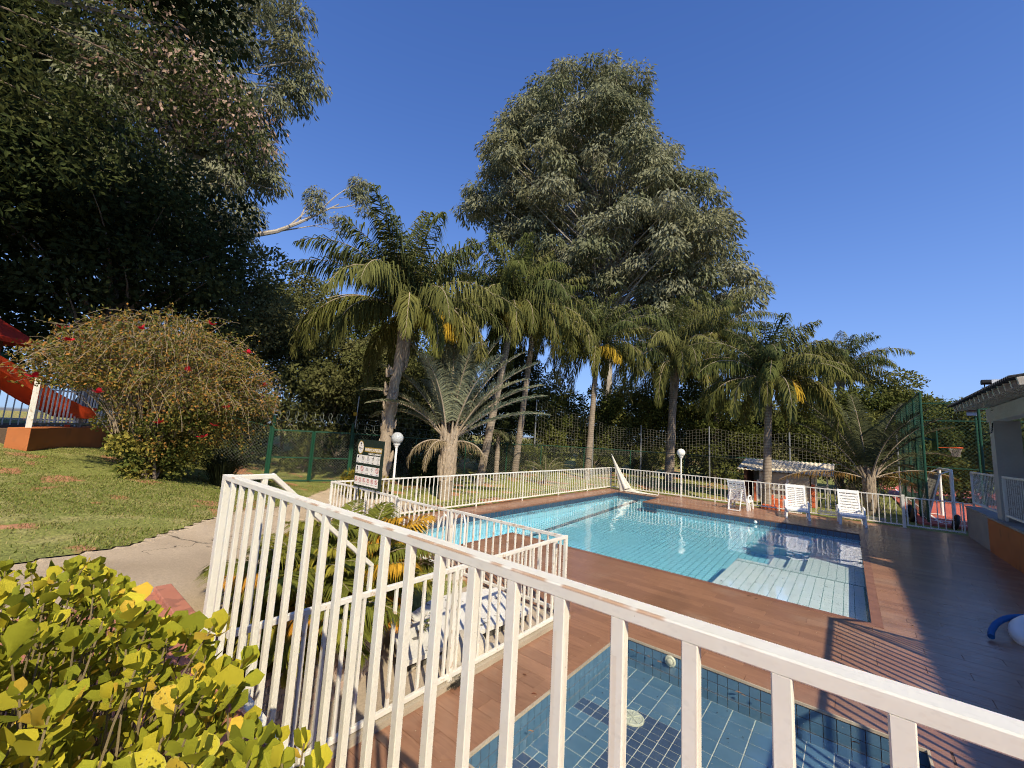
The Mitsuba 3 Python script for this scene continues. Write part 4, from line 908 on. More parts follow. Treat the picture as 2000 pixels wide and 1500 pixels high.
def mesh_fence(t, pts, h, pitch, r, wire, post_mt='green_metal', post=0.05, rails=True, gz=None):
    for (p, q) in zip(pts, pts[1:]):
        za, zb = (gz_at(*p), gz_at(*q)) if gz is None else (gz, gz)
        m = M(); chain(m, p, q, za + 0.04, za + h, pitch, r, zb + 0.04, zb + h)
        put(t + '__wire_mesh', m, wire, kind='stuff')
        if rails: put(t + '__rail', M().beam((*p, za + h), (*q, zb + h), 0.035, 0.035), post_mt)
    for p in pts:
        z = gz_at(*p) if gz is None else gz
        put(t + '__post', M().tube([(*p, z - 0.2), (*p, z + h + 0.02)], post, 8), post_mt, smooth=40)
# cage of the court
t = thing('court_cage', 'tall green wire cage around the red court, with corner posts', 'fence')
for y0, y1 in ((22.4, 24.6), (24.6, 27.2), (27.2, 30.0), (30, 33)):
    m = M(); chain(m, (2.25, y0), (2.25, y1), 0.05, 4.95, 0.17, 0.006); put(t + '__wire_mesh', m, 'green_wire', kind='stuff')
for y in (22.4, 24.6, 27.2, 30.0, 33.0): put(t + '__post', M().tube([(2.25, y, -0.1), (2.25, y, 5.0)], 0.045, 8), 'green_metal', smooth=40)
for z in (1.6, 3.3, 5.0): put(t + '__rail', M().beam((2.25, 22.4, z), (2.25, 33, z), 0.05, 0.05), 'green_metal')
for x0, x1 in ((2.25, 5.4), (5.4, 8.6), (8.6, 12)):
    m = M(); chain(m, (x0, 33), (x1, 33), 0.05, 5.6, 0.20, 0.008); put(t + '__wire_mesh', m, 'green_wire', kind='stuff')
for x in (5.4, 8.6, 12): put(t + '__post', M().tube([(x, 33, -0.1), (x, 33, 5.65)], 0.05, 8), 'green_metal', smooth=40)
for z in (2.0, 4.6, 5.6): put(t + '__rail', M().beam((2.25, 33, z), (12, 33, z), 0.06, 0.06), 'green_metal')
m = M(); chain(m, (3.6, 22.4), (7.5, 22.4), 0.05, 4.3, 0.12, 0.005); put(t + '__wire_mesh', m, 'green_wire', kind='stuff')
for x in (3.75, 7.5): put(t + '__post', M().tube([(x, 22.4, -0.1), (x, 22.4, 4.4)], 0.04, 8), 'green_metal', smooth=40)
put(t + '__rail', M().beam((3.75, 22.4, 2.1), (7.5, 22.4, 2.1), 0.05, 0.05).beam((3.75, 22.4, 4.35), (7.5, 22.4, 4.35), 0.05, 0.05), 'green_metal')
t = thing('basketball_hoop', 'orange basketball hoop with a white net against the green hedge', 'basketball hoop')
hc = np.array([4.10, 29.7, 3.05])
a = np.linspace(0, 2 * np.pi, 25)
put(t + '__rim', M().tube(np.stack([hc[0] + 0.25 * np.cos(a), hc[1] + 0.25 * np.sin(a), np.full(25, hc[2])], 1), 0.022, 8, cap=False), 'rim_orange', smooth=True)
m = M()
for k in range(14):
    for s in (1, -1):
        a = np.array([k, k + s, k + 2 * s, k + 3 * s]) * 2 * np.pi / 14; r = np.array([.25, .19, .145, .14])
        m.tube(np.stack([hc[0] + r * np.cos(a), hc[1] + r * np.sin(a), hc[2] - np.array([0, .16, .32, .44])], 1), 0.008, 4)
put(t + '__net', m, 'net_cord')
put(t + '__backboard', M().bbox((3.38, 28.9, 2.88), (3.43, 30.5, 3.95), 0.005), 'green_metal')
put(t + '__bracket', M().beam((3.43, 29.7, 3.02), (3.88, 29.7, 3.04), 0.12, 0.03), 'rim_orange')
put(t + '__mast', M().beam((2.75, 29.7, 0), (2.75, 29.7, 3.6), 0.14, 0.14).beam((2.75, 29.7, 3.5), (3.38, 29.7, 3.4), 0.1, 0.1), 'green_metal')
t = thing('flood_light', 'floodlight on a mast with a triangular bracket above the pavilion roof', 'floodlight', None)
fx, fy = 4.63, 24.5
put(t + '__mast', M().tube([(fx, fy, -0.2), (fx, fy, 5.38)], 0.06, 10), 'grey_metal', smooth=40)
put(t + '__bracket', M().beam((fx - 0.38, fy, 5.38), (fx + 0.38, fy, 5.38), 0.04, 0.04).beam((fx - 0.36, fy, 5.37), (fx, fy, 5.02), 0.04, 0.04).beam((fx + 0.36, fy, 5.37), (fx, fy, 5.02), 0.04, 0.04), 'grey_metal')
put(t + '__housing', M().bbox((fx - 0.38, fy - 0.16, 5.52), (fx + 0.38, fy + 0.16, 5.70), 0.06).beam((fx - 0.3, fy, 5.38), (fx - 0.3, fy, 5.55), 0.025, 0.025).beam((fx + 0.3, fy, 5.38), (fx + 0.3, fy, 5.55), 0.025, 0.025), 'black')
put(t + '__lens', M().bbox((fx - 0.13, fy - 0.172, 5.535), (fx + 0.09, fy - 0.158, 5.685), 0.004), 'lamp_lens')
t = thing('cage_lamp', 'small box floodlight under the top rail of the court cage', 'floodlight')
put(t + '__housing', M().bbox((5.0, 32.7, 5.15), (5.65, 33.0, 5.42), 0.03), 'black')
put(t + '__bracket', M().beam((5.32, 32.9, 4.9), (5.32, 32.95, 5.2), 0.5, 0.02), 'grey_metal')

# ------------------------------------------------------------ pavilion terrace on the right
t = thing('pavilion', 'grey pavilion with square pillar, timber rafters and dark corrugated roof above an orange wall', 'pavilion')
put(t + '__base_wall', M().prism(sbox(2.92, 17.4, 9, 20.2), -0.3, 0.92), 'grey_concrete')
put(t + '__orange_wall', M().prism(sbox(2.90, 6.9, 9, 17.397), -0.3, 0.90), 'orange_wall')
put(t + '__ledge', M().bbox((2.87, 6.9, 0.902), (9, 17.42, 0.955), 0.008).bbox((2.90, 17.422, 0.922), (9, 20.22, 0.96), 0.008), 'grey_concrete')
for y in (16.35, 11.15):
    put(t + '__pillar', M().bbox((2.98, y, 0.95), (3.44, y + 0.42, 3.52), 0.012), 'pillar_paint')
put(t + '__beam', M().bbox((2.965, 11.0, 3.50), (3.22, 16.9, 3.86), 0.01), 'pillar_paint')
for k in range(15):
    y = 16.55 - k * 0.40
    put(t + '__rafter', M().beam((2.32, y, 3.80 + 0.035), (9.0, y, 5.05), 0.075, 0.145, 0.006), 'timber_grey')
def roof_sheet(x0, z0_, x1, z1, y0, y1, period, amp, th):
    v, f = corrugated(y0, y1, x0, z0_, x1, z1, period, amp, th)
    return v[:, [1, 0, 2]], f[:, ::-1]
put(t + '__roof', M().add(*roof_sheet(2.22, 3.925, 9.2, 5.23, 10.95, 16.75, 0.13, 0.024, 0.02)), 'roof_dark', smooth=40)
put(t + '__conduit', M().tube([(2.96, 16.3, 3.45), (2.93, 16.28, 3.2), (2.75, 16.2, 3.12), (2.8, 16.25, 3.02)], 0.012, 6).tube([(2.95, 16.25, 3.78), (3.1, 15.6, 3.74), (3.4, 14.6, 3.86), (3.9, 13.6, 3.9)], 0.010, 6), 'black')
t2 = thing('pavilion_wing', 'lower roofed wing of the pavilion with back wall, beyond the right edge', 'building')
put(t2 + '__roof', M().add(*roof_sheet(4.28, 3.45, 10.5, 4.6, 2.5, 10.9, 0.26, 0.06, 0.02)), 'roof_dark', smooth=40)
put(t2 + '__back_wall', M().box((8.2, -6, 0.5), (8.6, 17, 4.2)), 'beige_wall')
for y in (3.0, 10.5): put(t2 + '__pillar', M().box((4.9, y, 0.9), (5.2, y + 0.3, 3.55)), 'pillar_paint')
t = thing('clubhouse', 'tall pale clubhouse standing behind the pavilion, beyond the right edge', 'building')
put(t + '__wall', M().box((9.25, -4, 0.4), (16, 19.5, 7.9)), 'beige_wall')
put(t + '__roof', M().box((9.0, -4.3, 7.9), (16.3, 19.8, 8.05)), 'roof_fibre')
t = thing('pavilion_railing', 'grey white railing of close vertical bars on the pavilion ledge', 'railing')
for y0, y1 in ((19.9, 16.80), (16.30, 11.65), (11.1, 7.4)):
    L = y0 - y1
    put(t + '__top_rail', M().beam((3.05, y0, 2.06), (3.05, y1, 2.06), 0.05, 0.05, 0.004), 'white_paint')
    put(t + '__bottom_rail', M().beam((3.05, y0, 1.10), (3.05, y1, 1.10), 0.05, 0.05, 0.004), 'white_paint')
    bar = shape(M().beam((0, 0, 1.12), (0, 0, 2.04), 0.014, 0.014, 0.002, up=(1, 0, 0)), 'white_paint')
    if y1 > 11:
        for s in np.arange(0.02, L, 0.165): copy(t + '__baluster', bar, shift(3.05, y0 - s, 0))
    for y in (y0, y1): put(t + '__post', M().beam((3.05, y, 0.95), (3.05, y, 2.07), 0.05, 0.05, 0.003), 'white_paint')
put(t + '__end_bracket', M().beam((2.86, 20.1, 1.02), (3.02, 19.9, 1.06), 0.05, 0.04), 'white_paint')

# ------------------------------------------------------------ chain link fence, gate and nets on the left and behind
t = thing('green_gate', 'double green chain link gate at the foot of the dark trees', 'gate')
g0, g1 = np.array([-16.42, 6.02]), np.array([-15.28, 8.52])
gm = (g0 + g1) / 2; za, zb = gz_at(*g0), gz_at(*g1)
for k, (a, b) in enumerate(((g0, gm - (g1 - g0) * 0.012), (gm + (g1 - g0) * 0.012, g1))):
    z = (za + zb) / 2 + 0.03
    nm = t + '__leaf'
    nm = put(nm, M().beam((*a, z), (*b, z), 0.05, 0.05).beam((*a, z + 1.85), (*b, z + 1.85), 0.05, 0.05).beam((*a, z + 0.85), (*b, z + 0.85), 0.04, 0.04).beam((*a, z), (*a, z + 1.85), 0.05, 0.05).beam((*b, z), (*b, z + 1.85), 0.05, 0.05), 'green_metal')
    m = M(); chain(m, a, b, z, z + 1.85, 0.10, 0.0042); put(nm + '__wire_mesh', m, 'galv_wire', kind='stuff')
for p, z in ((g0, za), (g1, zb)): put(t + '__post', M().tube([(*p, z - 0.2), (*p, z + 2.35)], 0.055, 8), 'green_metal', smooth=40)
m = M()
a = np.linspace(0, 9 * 2 * np.pi, 200); s = np.linspace(0.02, 0.98, 200)
c = g0 + (g1 - g0) * s[:, None]
m.tube(np.stack([c[:, 0] + 0.17 * np.cos(a), c[:, 1] + 0.05 * np.cos(a), 2.42 + (za + zb) / 2 + 0.20 * np.sin(a)], 1), 0.010, 4)
put(t + '__wire_coil', m, 'galv_wire')
t = thing('chain_link_fence', 'long chain link fence with wire strands above, in front of the dark undergrowth', 'fence')
cl = [(-15.28, 8.6), (-14.9, 11.4), (-14.6, 14.2), (-14.3, 17.0), (-14.0, 19.8), (-12.6, 22.4), (-10.0, 23.3), (-7.2, 24.2), (-4.4, 25.9), (-1.6, 26.2), (1.0, 26.0)]
mesh_fence(t, cl, 1.95, 0.12, 0.0036, 'galv_wire', post=0.03)
cl2 = [(-16.45, 5.95), (-17.3, 4.4), (-18.3, 2.9)]
t3 = thing('slope_fence', 'chain link fence climbing the slope behind the hibiscus bush', 'fence')
mesh_fence(t3, cl2, 1.9, 0.12, 0.0042, 'galv_wire', post=0.035)
for p, q in zip(cl[:5], cl[1:5]):
    za, zb = gz_at(*p), gz_at(*q)
    m = M()
    for h in (2.15, 2.35, 2.55, 2.75): m.beam((*p, za + h), (*q, zb + h), 0.006, 0.006)
    a = np.linspace(0, 8 * 2 * np.pi, 160); s = np.linspace(0, 1, 160); c = np.array(p) + (np.array(q) - np.array(p)) * s[:, None]
    m.tube(np.stack([c[:, 0] + 0.15 * np.cos(a), c[:, 1] + 0.04 * np.cos(a), 2.12 + za + 0.17 * np.sin(a)], 1), 0.008, 4)
    put(t + '__wire_strand', m, 'galv_wire', kind='stuff')
for p, lean, lb in (((-16.5, 6.0), (0.1, 0.05), None), ((-15.25, 8.6), (0.02, 0.03), None)):
    z = gz_at(*p)
    tt = single('wire_pole', M().tube([(*p, z + 2.2), (p[0] + lean[0], p[1] + lean[1], z + 3.45)], 0.022, 6), 'grey_metal', 'thin grey pole for the upper wires on the %s gate post' % ('left' if p[1] < 7 else 'right'), 'pole')
single('yellow_plate', M().bbox((-15.30, 8.50, 2.86), (-15.12, 8.54, 3.0), 0.004), 'yellow', 'small yellow warning plate on the wire pole', 'plate')
def netting(t, pts, z_lo, z_hi, nx, nz, sag):
    """knotted cord net hung between plan points, drooping between its hangers"""
    pts = np.array(pts, float); ls = LineString(pts); L = ls.length
    s = np.linspace(0, 1, nx); P = np.array([[ls.interpolate(k * L).x, ls.interpolate(k * L).y] for k in s])
    top = np.interp(s, z_hi[0], z_hi[1]); bot = np.interp(s, z_lo[0], z_lo[1])
    m = M(); w = np.linspace(0, 1, nz)
    Z = bot[:, None] + (top - bot)[:, None] * w[None] - sag * np.sin(np.pi * ((s * (len(pts) - 1)) % 1))[:, None] * w[None] + 0.03 * meshkit.noise(np.stack([np.broadcast_to(s[:, None] * 30, (nx, nz)), np.broadcast_to(w[None] * 9, (nx, nz)), np.zeros((nx, nz))], -1), 8)
    for i in range(nx): m.tube(np.c_[np.broadcast_to(P[i], (nz, 2)), Z[i]], 0.0042, 3, cap=False)
    for j in range(nz): m.tube(np.c_[P, Z[:, j]], 0.0042, 3, cap=False)
    put(t + '__net', m, 'net_cord', kind='stuff')
t = thing('sagging_net', 'white cord net sagging between poles behind the far left palms', 'net')
netting(t, [(-15.6, 21.3), (-13.2, 24.6), (-10.7, 26.6)], ((0, 1), (1.5, 1.5)), ((0, .15, .45, .7, 1), (5.3, 4.75, 4.1, 3.7, 3.4)), 38, 15, 0.25)
for x, y, h in ((-15.6, 21.3, 4.9), (-13.2, 24.6, 3.9), (-10.7, 26.6, 3.6)): put(t + '__pole', M().tube([(x, y, -0.2), (x, y, h)], 0.05, 8), 'grey_metal', smooth=40)
t = thing('ball_net', 'pale cord net strung level along the hedge behind the pump house', 'net')
netting(t, [(-10.7, 26.7), (-6.8, 28.0), (-2.6, 28.3), (1.9, 28.2)], ((0, 1), (1.9, 1.6)), ((0, .3, 1), (3.4, 3.6, 3.35)), 70, 10, 0.22)
for x, y, h in ((-6.8, 28.0, 3.7), (-2.6, 28.3, 3.7), (1.9, 28.2, 3.6)): put(t + '__pole', M().tube([(x, y, -0.2), (x, y, h)], 0.045, 8), 'grey_metal', smooth=40)
single('antenna_pole', M().tube([(-6.0, 43.5, 0), (-6.0, 43.5, 15.9)], 0.05, 6), 'grey_metal', 'thin pale pole rising between the palm crowns into the sky', 'pole')

# ------------------------------------------------------------ playground on the left
ux = np.array([-0.908, 0.419, 0.0]); uy = np.array([0.419, 0.908, 0.0])      # along the orange wall, and its outward face
O = np.array([-14.50, 0.20, 0.0])
def pg(a, b, z): return O + ux * a + uy * b + np.array([0, 0, z])
t = thing('orange_wall', 'low rust orange wall at the edge of the playground, its long face in shade', 'wall')
put(t + '__wall', M().beam(pg(0, -0.19, 1.30), pg(7.2, -0.19, 1.30), 0.38, 1.33, 0.012), 'orange_wall')
t = thing('playground_railing', 'white playground railing with a thick end post on the orange wall', 'railing')
put(t + '__end_post', M().beam(pg(0.16, -0.12, 1.95), pg(0.16, -0.12, 3.14), 0.10, 0.10, 0.006, up=(1, 0, 0)), 'white_paint')
put(t + '__top_rail', M().beam(pg(0.2, -0.12, 3.02), pg(7.1, -0.12, 3.02), 0.05, 0.05), 'white_paint')
put(t + '__bottom_rail', M().beam(pg(0.2, -0.12, 2.06), pg(7.1, -0.12, 2.06), 0.05, 0.05), 'grey_metal')
for k in range(36): put(t + '__baluster', M().beam(pg(0.36 + k * 0.19, -0.12, 2.08), pg(0.36 + k * 0.19, -0.12, 3.0), 0.034, 0.034), 'white_paint')
for k in (2.4, 4.8): put(t + '__post', M().beam(pg(k, -0.12, 1.9), pg(k, -0.12, 3.03), 0.06, 0.06), 'grey_metal')
t = thing('back_railing', 'white railing in the shade behind the orange slide', 'railing')
b0, b1 = np.array([-17.4, -3.6, 0]), np.array([-20.6, 1.9, 0])
bk = lambda s, z: b0 + (b1 - b0) * s + np.array([0, 0, z])
put(t + '__top_rail', M().beam(bk(0, 3.05), bk(1, 3.05), 0.05, 0.05), 'white_paint')
put(t + '__bottom_rail', M().beam(bk(0, 2.08), bk(1, 2.08), 0.05, 0.05), 'white_paint')
for k in range(36): put(t + '__baluster', M().beam(bk((k + .5) / 36, 1.8), bk((k + .5) / 36, 3.04), 0.06, 0.03), 'white_paint')
put('playground', M().prism(Polygon([pg(a, b, 0)[:2] for a, b in ((0.3, -0.36), (7.2, -0.36), (7.2, -3.2), (2.6, -3.4), (1.2, -1.6))]), 0.8, 1.90), 'soil'); struct('playground')
t = thing('slide', 'glossy orange plastic slide running down from the play tower', 'slide')
p_hi, p_lo = np.array([-15.15, -0.85, 3.42]), np.array([-16.95, 1.12, 2.10])
sd = nrm((p_lo - p_hi) * [1, 1, 0]); sy = np.array([-sd[1], sd[0], 0]) * -1.0
ss = np.linspace(0, 1, 26)
cen = p_hi + (p_lo - p_hi) * ss[:, None] + np.array([0, 0, 1]) * (0.03 * np.sin(ss * 9.0))[:, None]
cen[-4:, 2] = cen[-5, 2] - np.array([.02, .03, .035, .035])
prof = [(-0.36, 0.20), (-0.36, 0.02), (-0.32, -0.02), (-0.07, 0.0), (-0.03, 0.07), (0.03, 0.07), (0.07, 0.0), (0.32, -0.02), (0.36, 0.02), (0.36, 0.20), (0.31, 0.20), (0.31, 0.22), (0.39, 0.22), (0.39, -0.10), (-0.39, -0.10), (-0.39, 0.22), (-0.31, 0.22)]
V = np.array([c + sy * a + np.array([0, 0, b]) for c in cen for a, b in prof]); npf = len(prof)
i, j = np.meshgrid(np.arange(25), np.arange(npf), indexing='ij')
put(t + '__chute', M().add(V, np.stack([i * npf + j, i * npf + (j + 1) % npf, (i + 1) * npf + (j + 1) % npf, (i + 1) * npf + j], -1).reshape(-1, 4)), 'slide_orange', smooth=30)
for o in (-0.19, 0.19):
    lv = M()
    for c0, c1 in zip(cen[:-1], cen[1:]): lv.beam(c0 + sy * o + [0, 0, 0.004], c1 + sy * o + [0, 0, 0.004], 0.05, 0.014)
    put(t + '__lane_rib', lv, 'line_white')
put(t + '__foot', M().beam(p_lo - sd * 0.35 + [0, 0, -0.5], p_lo - sd * 0.35, 0.3, 0.1), 'slide_orange')
t = thing('play_tower', 'brown post play tower with a red hipped roof and green barrel panels', 'play tower')
tc = np.array([-15.55, -1.55, 0])
tw_ = lambda a, b, z: tc + sd * a + sy * b + np.array([0, 0, z])
for a in (-0.75, 0.75):
    for b in (-0.65, 0.65): put(t + '__post', M().beam(tw_(a, b, 1.6), tw_(a, b, 4.2), 0.12, 0.12, 0.01), 'toy_post')
rf = [tw_(1.15, 1.15, 4.02), tw_(-1.15, 1.15, 4.02), tw_(-1.15, -1.15, 4.02), tw_(1.15, -1.15, 4.02), tw_(0, 0, 5.15)]
rl2 = [x - np.array([0, 0, 0.10]) for x in rf[:4]]
put(t + '__roof', M().add(rf + rl2, [[0, 4, 1], [1, 4, 2], [2, 4, 3], [3, 4, 0], [5, 0, 1], [5, 1, 6], [6, 1, 2], [6, 2, 7], [7, 2, 3], [7, 3, 8], [8, 3, 0], [8, 0, 5]]), 'toy_red')
put(t + '__floor', M().beam(tw_(-0.8, 0, 3.30), tw_(0.8, 0, 3.30), 1.4, 0.10, 0.01), 'toy_post')
for z in (3.02, 3.26, 3.50): put(t + '__barrel', M().lathe([(0.001, 0), (0.21, 0), (0.23, 0.05), (0.23, 0.17), (0.21, 0.22), (0.001, 0.22)], tw_(0.85, 0.50, z), 20), 'toy_green', smooth=40)
put(t + '__canopy_panel', M().beam(tw_(-0.75, 0.66, 3.82), tw_(0.75, 0.66, 3.82), 0.05, 0.18), 'toy_purple')
# ------------------------------------------------------------ foliage builders
def leaf_quads(P, D, S, L, W, col, fold=0.0):
    """kite shaped leaves: base P, axis D, side S (unit rows), length L, width W"""
    N = np.cross(D, S)
    L, W = np.broadcast_to(L, len(P))[:, None], np.broadcast_to(W, len(P))[:, None]
    m = P + D * L * 0.45 - N * (fold * W)
    v = np.stack([P, m + S * W * 0.5, P + D * L, m - S * W * 0.5], 1)
    f = (np.arange(len(P)) * 4)[:, None, None] + np.array([[0, 1, 2], [0, 2, 3]])
    return v.reshape(-1, 3), f.reshape(-1, 3), np.repeat(col, 4, 0)

def rand_dirs(rg, n):
    return nrm(rg.normal(size=(n, 3)))

def clump_leaves(rg, C, R, per, L, W, style, cols, squash=0.8):
    """leaves on the shells of many foliage clumps"""
    cnt = np.maximum(6, (per * (R / R.mean()) ** 2).astype(int))
    idx = np.repeat(np.arange(len(C)), cnt); n = len(idx)
    d = rand_dirs(rg, n)
    if style == 'droop':
        d[:, 2] = np.abs(d[:, 2]) * 1.1 - 0.30 * rg.random(n); d = nrm(d)
        rad = R[idx] * (0.45 + 0.6 * rg.random(n) ** 0.6)
        A = nrm(d * 0.55 + rand_dirs(rg, n) * 0.45 + np.array([0, 0, -0.95]))
    else:
        d[:, 2] = d[:, 2] * 0.85 + 0.15; d = nrm(d)
        rad = R[idx] * (0.50 + 0.55 * rg.random(n) ** 0.6)
        A = nrm(d * 0.6 + rand_dirs(rg, n) * 0.8 + np.array([0, 0, -0.15]))
    # sub-tufts, so that a clump reads as sprays rather than a ball
    tuft = rand_dirs(rg, len(C) * 9).reshape(len(C), 9, 3)[idx, rg.integers(0, 9, n)]
    P = C[idx] + d * rad[:, None] * np.array([1, 1, squash]) + tuft * (0.22 * R[idx])[:, None]
    S = nrm(np.cross(A, nrm(d + rand_dirs(rg, n) * 0.8)))
    cols = np.asarray(cols, float)
    hue = cols[rg.choice(len(cols), len(C))][idx] * 0.6 + cols[rg.choice(len(cols), n)] * 0.4
    c = hue * rg.uniform(0.75, 1.25, (n, 1))
    return leaf_quads(P, A, S, L * rg.uniform(0.7, 1.25, n), W * rg.uniform(0.8, 1.2, n), c, 0.12)

def limb(m, a, b, r0, r1, sag=0.12, n=7, sides=6, rg=None, c=None):
    a, b = np.asarray(a, float), np.asarray(b, float); s = np.linspace(0, 1, n)[:, None]
    mid = (a + b) / 2 + np.array([0, 0, np.linalg.norm(b - a) * sag])
    if rg is not None: mid = mid + rg.normal(size=3) * np.linalg.norm(b - a) * 0.06
    p = a * (1 - s) ** 2 + 2 * mid * s * (1 - s) + b * s ** 2
    m.tube(p, r0 + (r1 - r0) * s[:, 0], sides, cap=False, c=c)

def outline_clumps(rg, poly, n, rmin, rmax, depth, sep):
    """clump centres (u, w, v) inside an outline in the u-v plane, w the depth either way"""
    poly = Polygon(poly); x0, y0, x1, y1 = poly.bounds; out = []
    tries = 0
    while len(out) < n and tries < 60000:
        tries += 1
        u, v = rg.uniform(x0, x1), rg.uniform(y0, y1); r = rg.uniform(rmin, rmax)
        if not poly.contains(Point(u, v)): continue
        e = poly.exterior.distance(Point(u, v))
        if e < r * 0.55: continue
        w = rg.uniform(-1, 1) * min(depth, e * 1.1)
        if any((u - a) ** 2 + (v - b) ** 2 + (w - c) ** 2 < (sep * (r + q)) ** 2 for a, c, b, q in out): continue
        out.append((u, w, v, r))
    return np.array(out)

def big_tree(name, label, cat, base, uaxis, poly, n, rr, depth, sep, trunk, per, L, W, style, cols, seed, bark='bark_pale', extra=None, group=None, rt=0.45, squash=0.8, limbs_from=0.35):
    rg = np.random.default_rng(seed)
    t = thing(name, label, cat, group)
    ua = np.array([*uaxis, 0.0]); wa = np.array([-ua[1], ua[0], 0.0]); base = np.array([*base, 0.0])
    k = outline_clumps(rg, poly, n, rr[0], rr[1], depth, sep)
    C = base + ua * k[:, :1] + wa * k[:, 1:2] + np.array([0, 0, 1]) * k[:, 2:3]; R = k[:, 3]
    tp = np.array([base + ua * u + wa * w + np.array([0, 0, z]) for u, w, z in trunk])
    s = np.linspace(0, 1, 24); tz = np.linspace(0, 1, len(tp))
    path = np.stack([np.interp(s, tz, tp[:, i]) for i in range(3)], 1)
    m = M().tube(path, rt * (1 - 0.86 * s), 10, cap=False)
    put(t + '__trunk', m, bark, smooth=50)
    lm = M()
    for c, r in zip(C, R):
        want = c[2] - np.linalg.norm(c[:2] - base[:2]) * 0.65 - r
        h = np.clip((want - path[0, 2]) / (path[-1, 2] - path[0, 2]), limbs_from, 0.97)
        a = np.array([np.interp(h, s, path[:, i]) for i in range(3)])
        tw = rg.normal(size=3) * 0.3
        limb(lm, a, c + [0, 0, -0.2 * r] + tw * 0, max(0.02, rt * 0.30 * (1 - h) + 0.03), 0.018, 0.05, 7, 5, rg)
        for _ in range(3):
            limb(lm, c + [0, 0, -0.25 * r], c + rand_dirs(rg, 1)[0] * r * 0.85, 0.022, 0.006, 0.0, 4, 4, rg)
    put(t + '__limbs', lm, bark, smooth=50, kind='stuff')
    v, f, col = clump_leaves(rg, C, R, per, L, W, style, cols, squash)
    put(t + '__crown', (v, f), 'leaf', color=col)
    if extra: extra(t, rg, path)
    return t

EUC = [(0.212, 0.226, 0.135), (0.258, 0.266, 0.172), (0.155, 0.175, 0.095), (0.238, 0.234, 0.132), (0.305, 0.308, 0.215)]
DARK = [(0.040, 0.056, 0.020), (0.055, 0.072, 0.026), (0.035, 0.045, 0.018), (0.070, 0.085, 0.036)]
HEDGE = [(0.105, 0.125, 0.034), (0.140, 0.155, 0.044), (0.080, 0.100, 0.028), (0.190, 0.190, 0.060)]
OLIVE = [(0.145, 0.150, 0.060), (0.185, 0.180, 0.080), (0.110, 0.122, 0.045)]
# tall eucalyptus in the middle
CO = [(-1.4, 39.5), (-3.4, 38.4), (-5.4, 39.0), (-7.5, 38.2), (-9.4, 36.6), (-11.3, 34.7), (-12.2, 32.6), (-13.5, 31.2), (-13.9, 28.2), (-15.4, 25.5), (-14.9, 23.2), (-12.8, 21.4), (-9.2, 18.5), (-6.4, 15.5), (-3.0, 12.0), (2, 11.0), (7.5, 11.5), (10.6, 13.2), (12.6, 14.5), (12.3, 16.4), (10.9, 18.0), (11.2, 20.0), (9.6, 22.4), (9.2, 24.8), (7.0, 26.6), (6.1, 28.3), (4.9, 29.8), (4.6, 31.6), (3.4, 33.4), (2.9, 36.2), (0.8, 38.8)]
big_tree('eucalyptus_tree', 'very tall grey green eucalyptus rising alone into the sky behind the palms', 'tree', (-15.79, 32.35), (0.899, 0.439), CO, 360, (0.85, 1.75), 5.5, 0.41,
         [(-0.3, 0, 0), (-0.2, 0, 10), (-0.8, 0.3, 20), (-1.2, 0.2, 28), (-1.8, 0, 37)], 330, 0.52, 0.150, 'droop', EUC, 21, rt=0.42, limbs_from=0.3)
# eucalyptus on the left, cut by the frame
LO = [(1.9, 28.5), (2.9, 26.0), (3.6, 24.4), (4.5, 22.2), (4.3, 20.2), (3.2, 18.6), (2.6, 17.0), (2.9, 15.4), (3.1, 14.2), (2.7, 12.7), (2.0, 11.2), (0.6, 9.9), (-1.4, 8.6), (-3.7, 8.0), (-5.6, 8.6), (-7.0, 12), (-7.0, 20.0), (-5.0, 27.0), (-1, 29)]
def bough(t, rg, path):
    ua = np.array([0.183, 0.983, 0]); base = np.array([-23.59, 4.4, 0]); wa = np.array([-ua[1], ua[0], 0])
    pt = lambda u, z, w=0.0: base + ua * u + wa * w + np.array([0, 0, z])
    m = M()
    m.tube([pt(-1.2, 10.4), pt(0.4, 11.2), pt(2.0, 11.9), pt(3.0, 12.5), pt(4.0, 13.4), pt(4.9, 14.3), pt(5.9, 15.3)], [.17, .15, .13, .11, .08, .06, .03], 7)
    ends = [(4.9, 14.3, 6.8, 16.9), (4.0, 13.4, 4.6, 15.3), (3.0, 12.5, 6.0, 14.2), (3.4, 12.8, 4.6, 14.6), (5.5, 14.9, 7.1, 15.8), (1.4, 11.6, 1.9, 13.2)]
    C = []
    for a, b, c, d in ends:
        w = rg.uniform(-.6, .6); limb(m, pt(a, b), pt(c, d, w), 0.05, 0.012, 0.04, 7, 5, rg); C.append(pt(c, d, w))
        limb(m, pt((a + c) / 2, (b + d) / 2, w / 2), pt(c + .2, d - .7, w), 0.02, 0.006, 0.04, 5, 4, rg); C.append(pt(c + .2, d - .6, w))
    C += [pt(6.9, 17.0), pt(7.3, 16.4, .3), pt(6.6, 16.2, -.3), pt(4.7, 15.4), pt(7.5, 17.3, .4)]
    put(t + '__bough', m, 'bark_pale', smooth=50)
    v, f, col = clump_leaves(rg, np.array(C), np.full(len(C), 0.50), 170, 0.26, 0.06, 'droop', EUC)
    put(t + '__bough_foliage', (v, f), 'leaf', color=col)
big_tree('eucalyptus_tree', 'tall eucalyptus on the left with pale limbs and a bare bough reaching right', 'tree', (-23.59, 4.4), (0.183, 0.983), LO, 120, (0.70, 1.35), 3.2, 0.52,
         [(-2.6, 0, 0), (-2.2, 0, 9), (-1.4, 0, 15), (-0.8, 0, 20), (-1.0, 0, 27)], 440, 0.36, 0.095, 'droop', EUC, 33, rt=0.40, extra=bough)

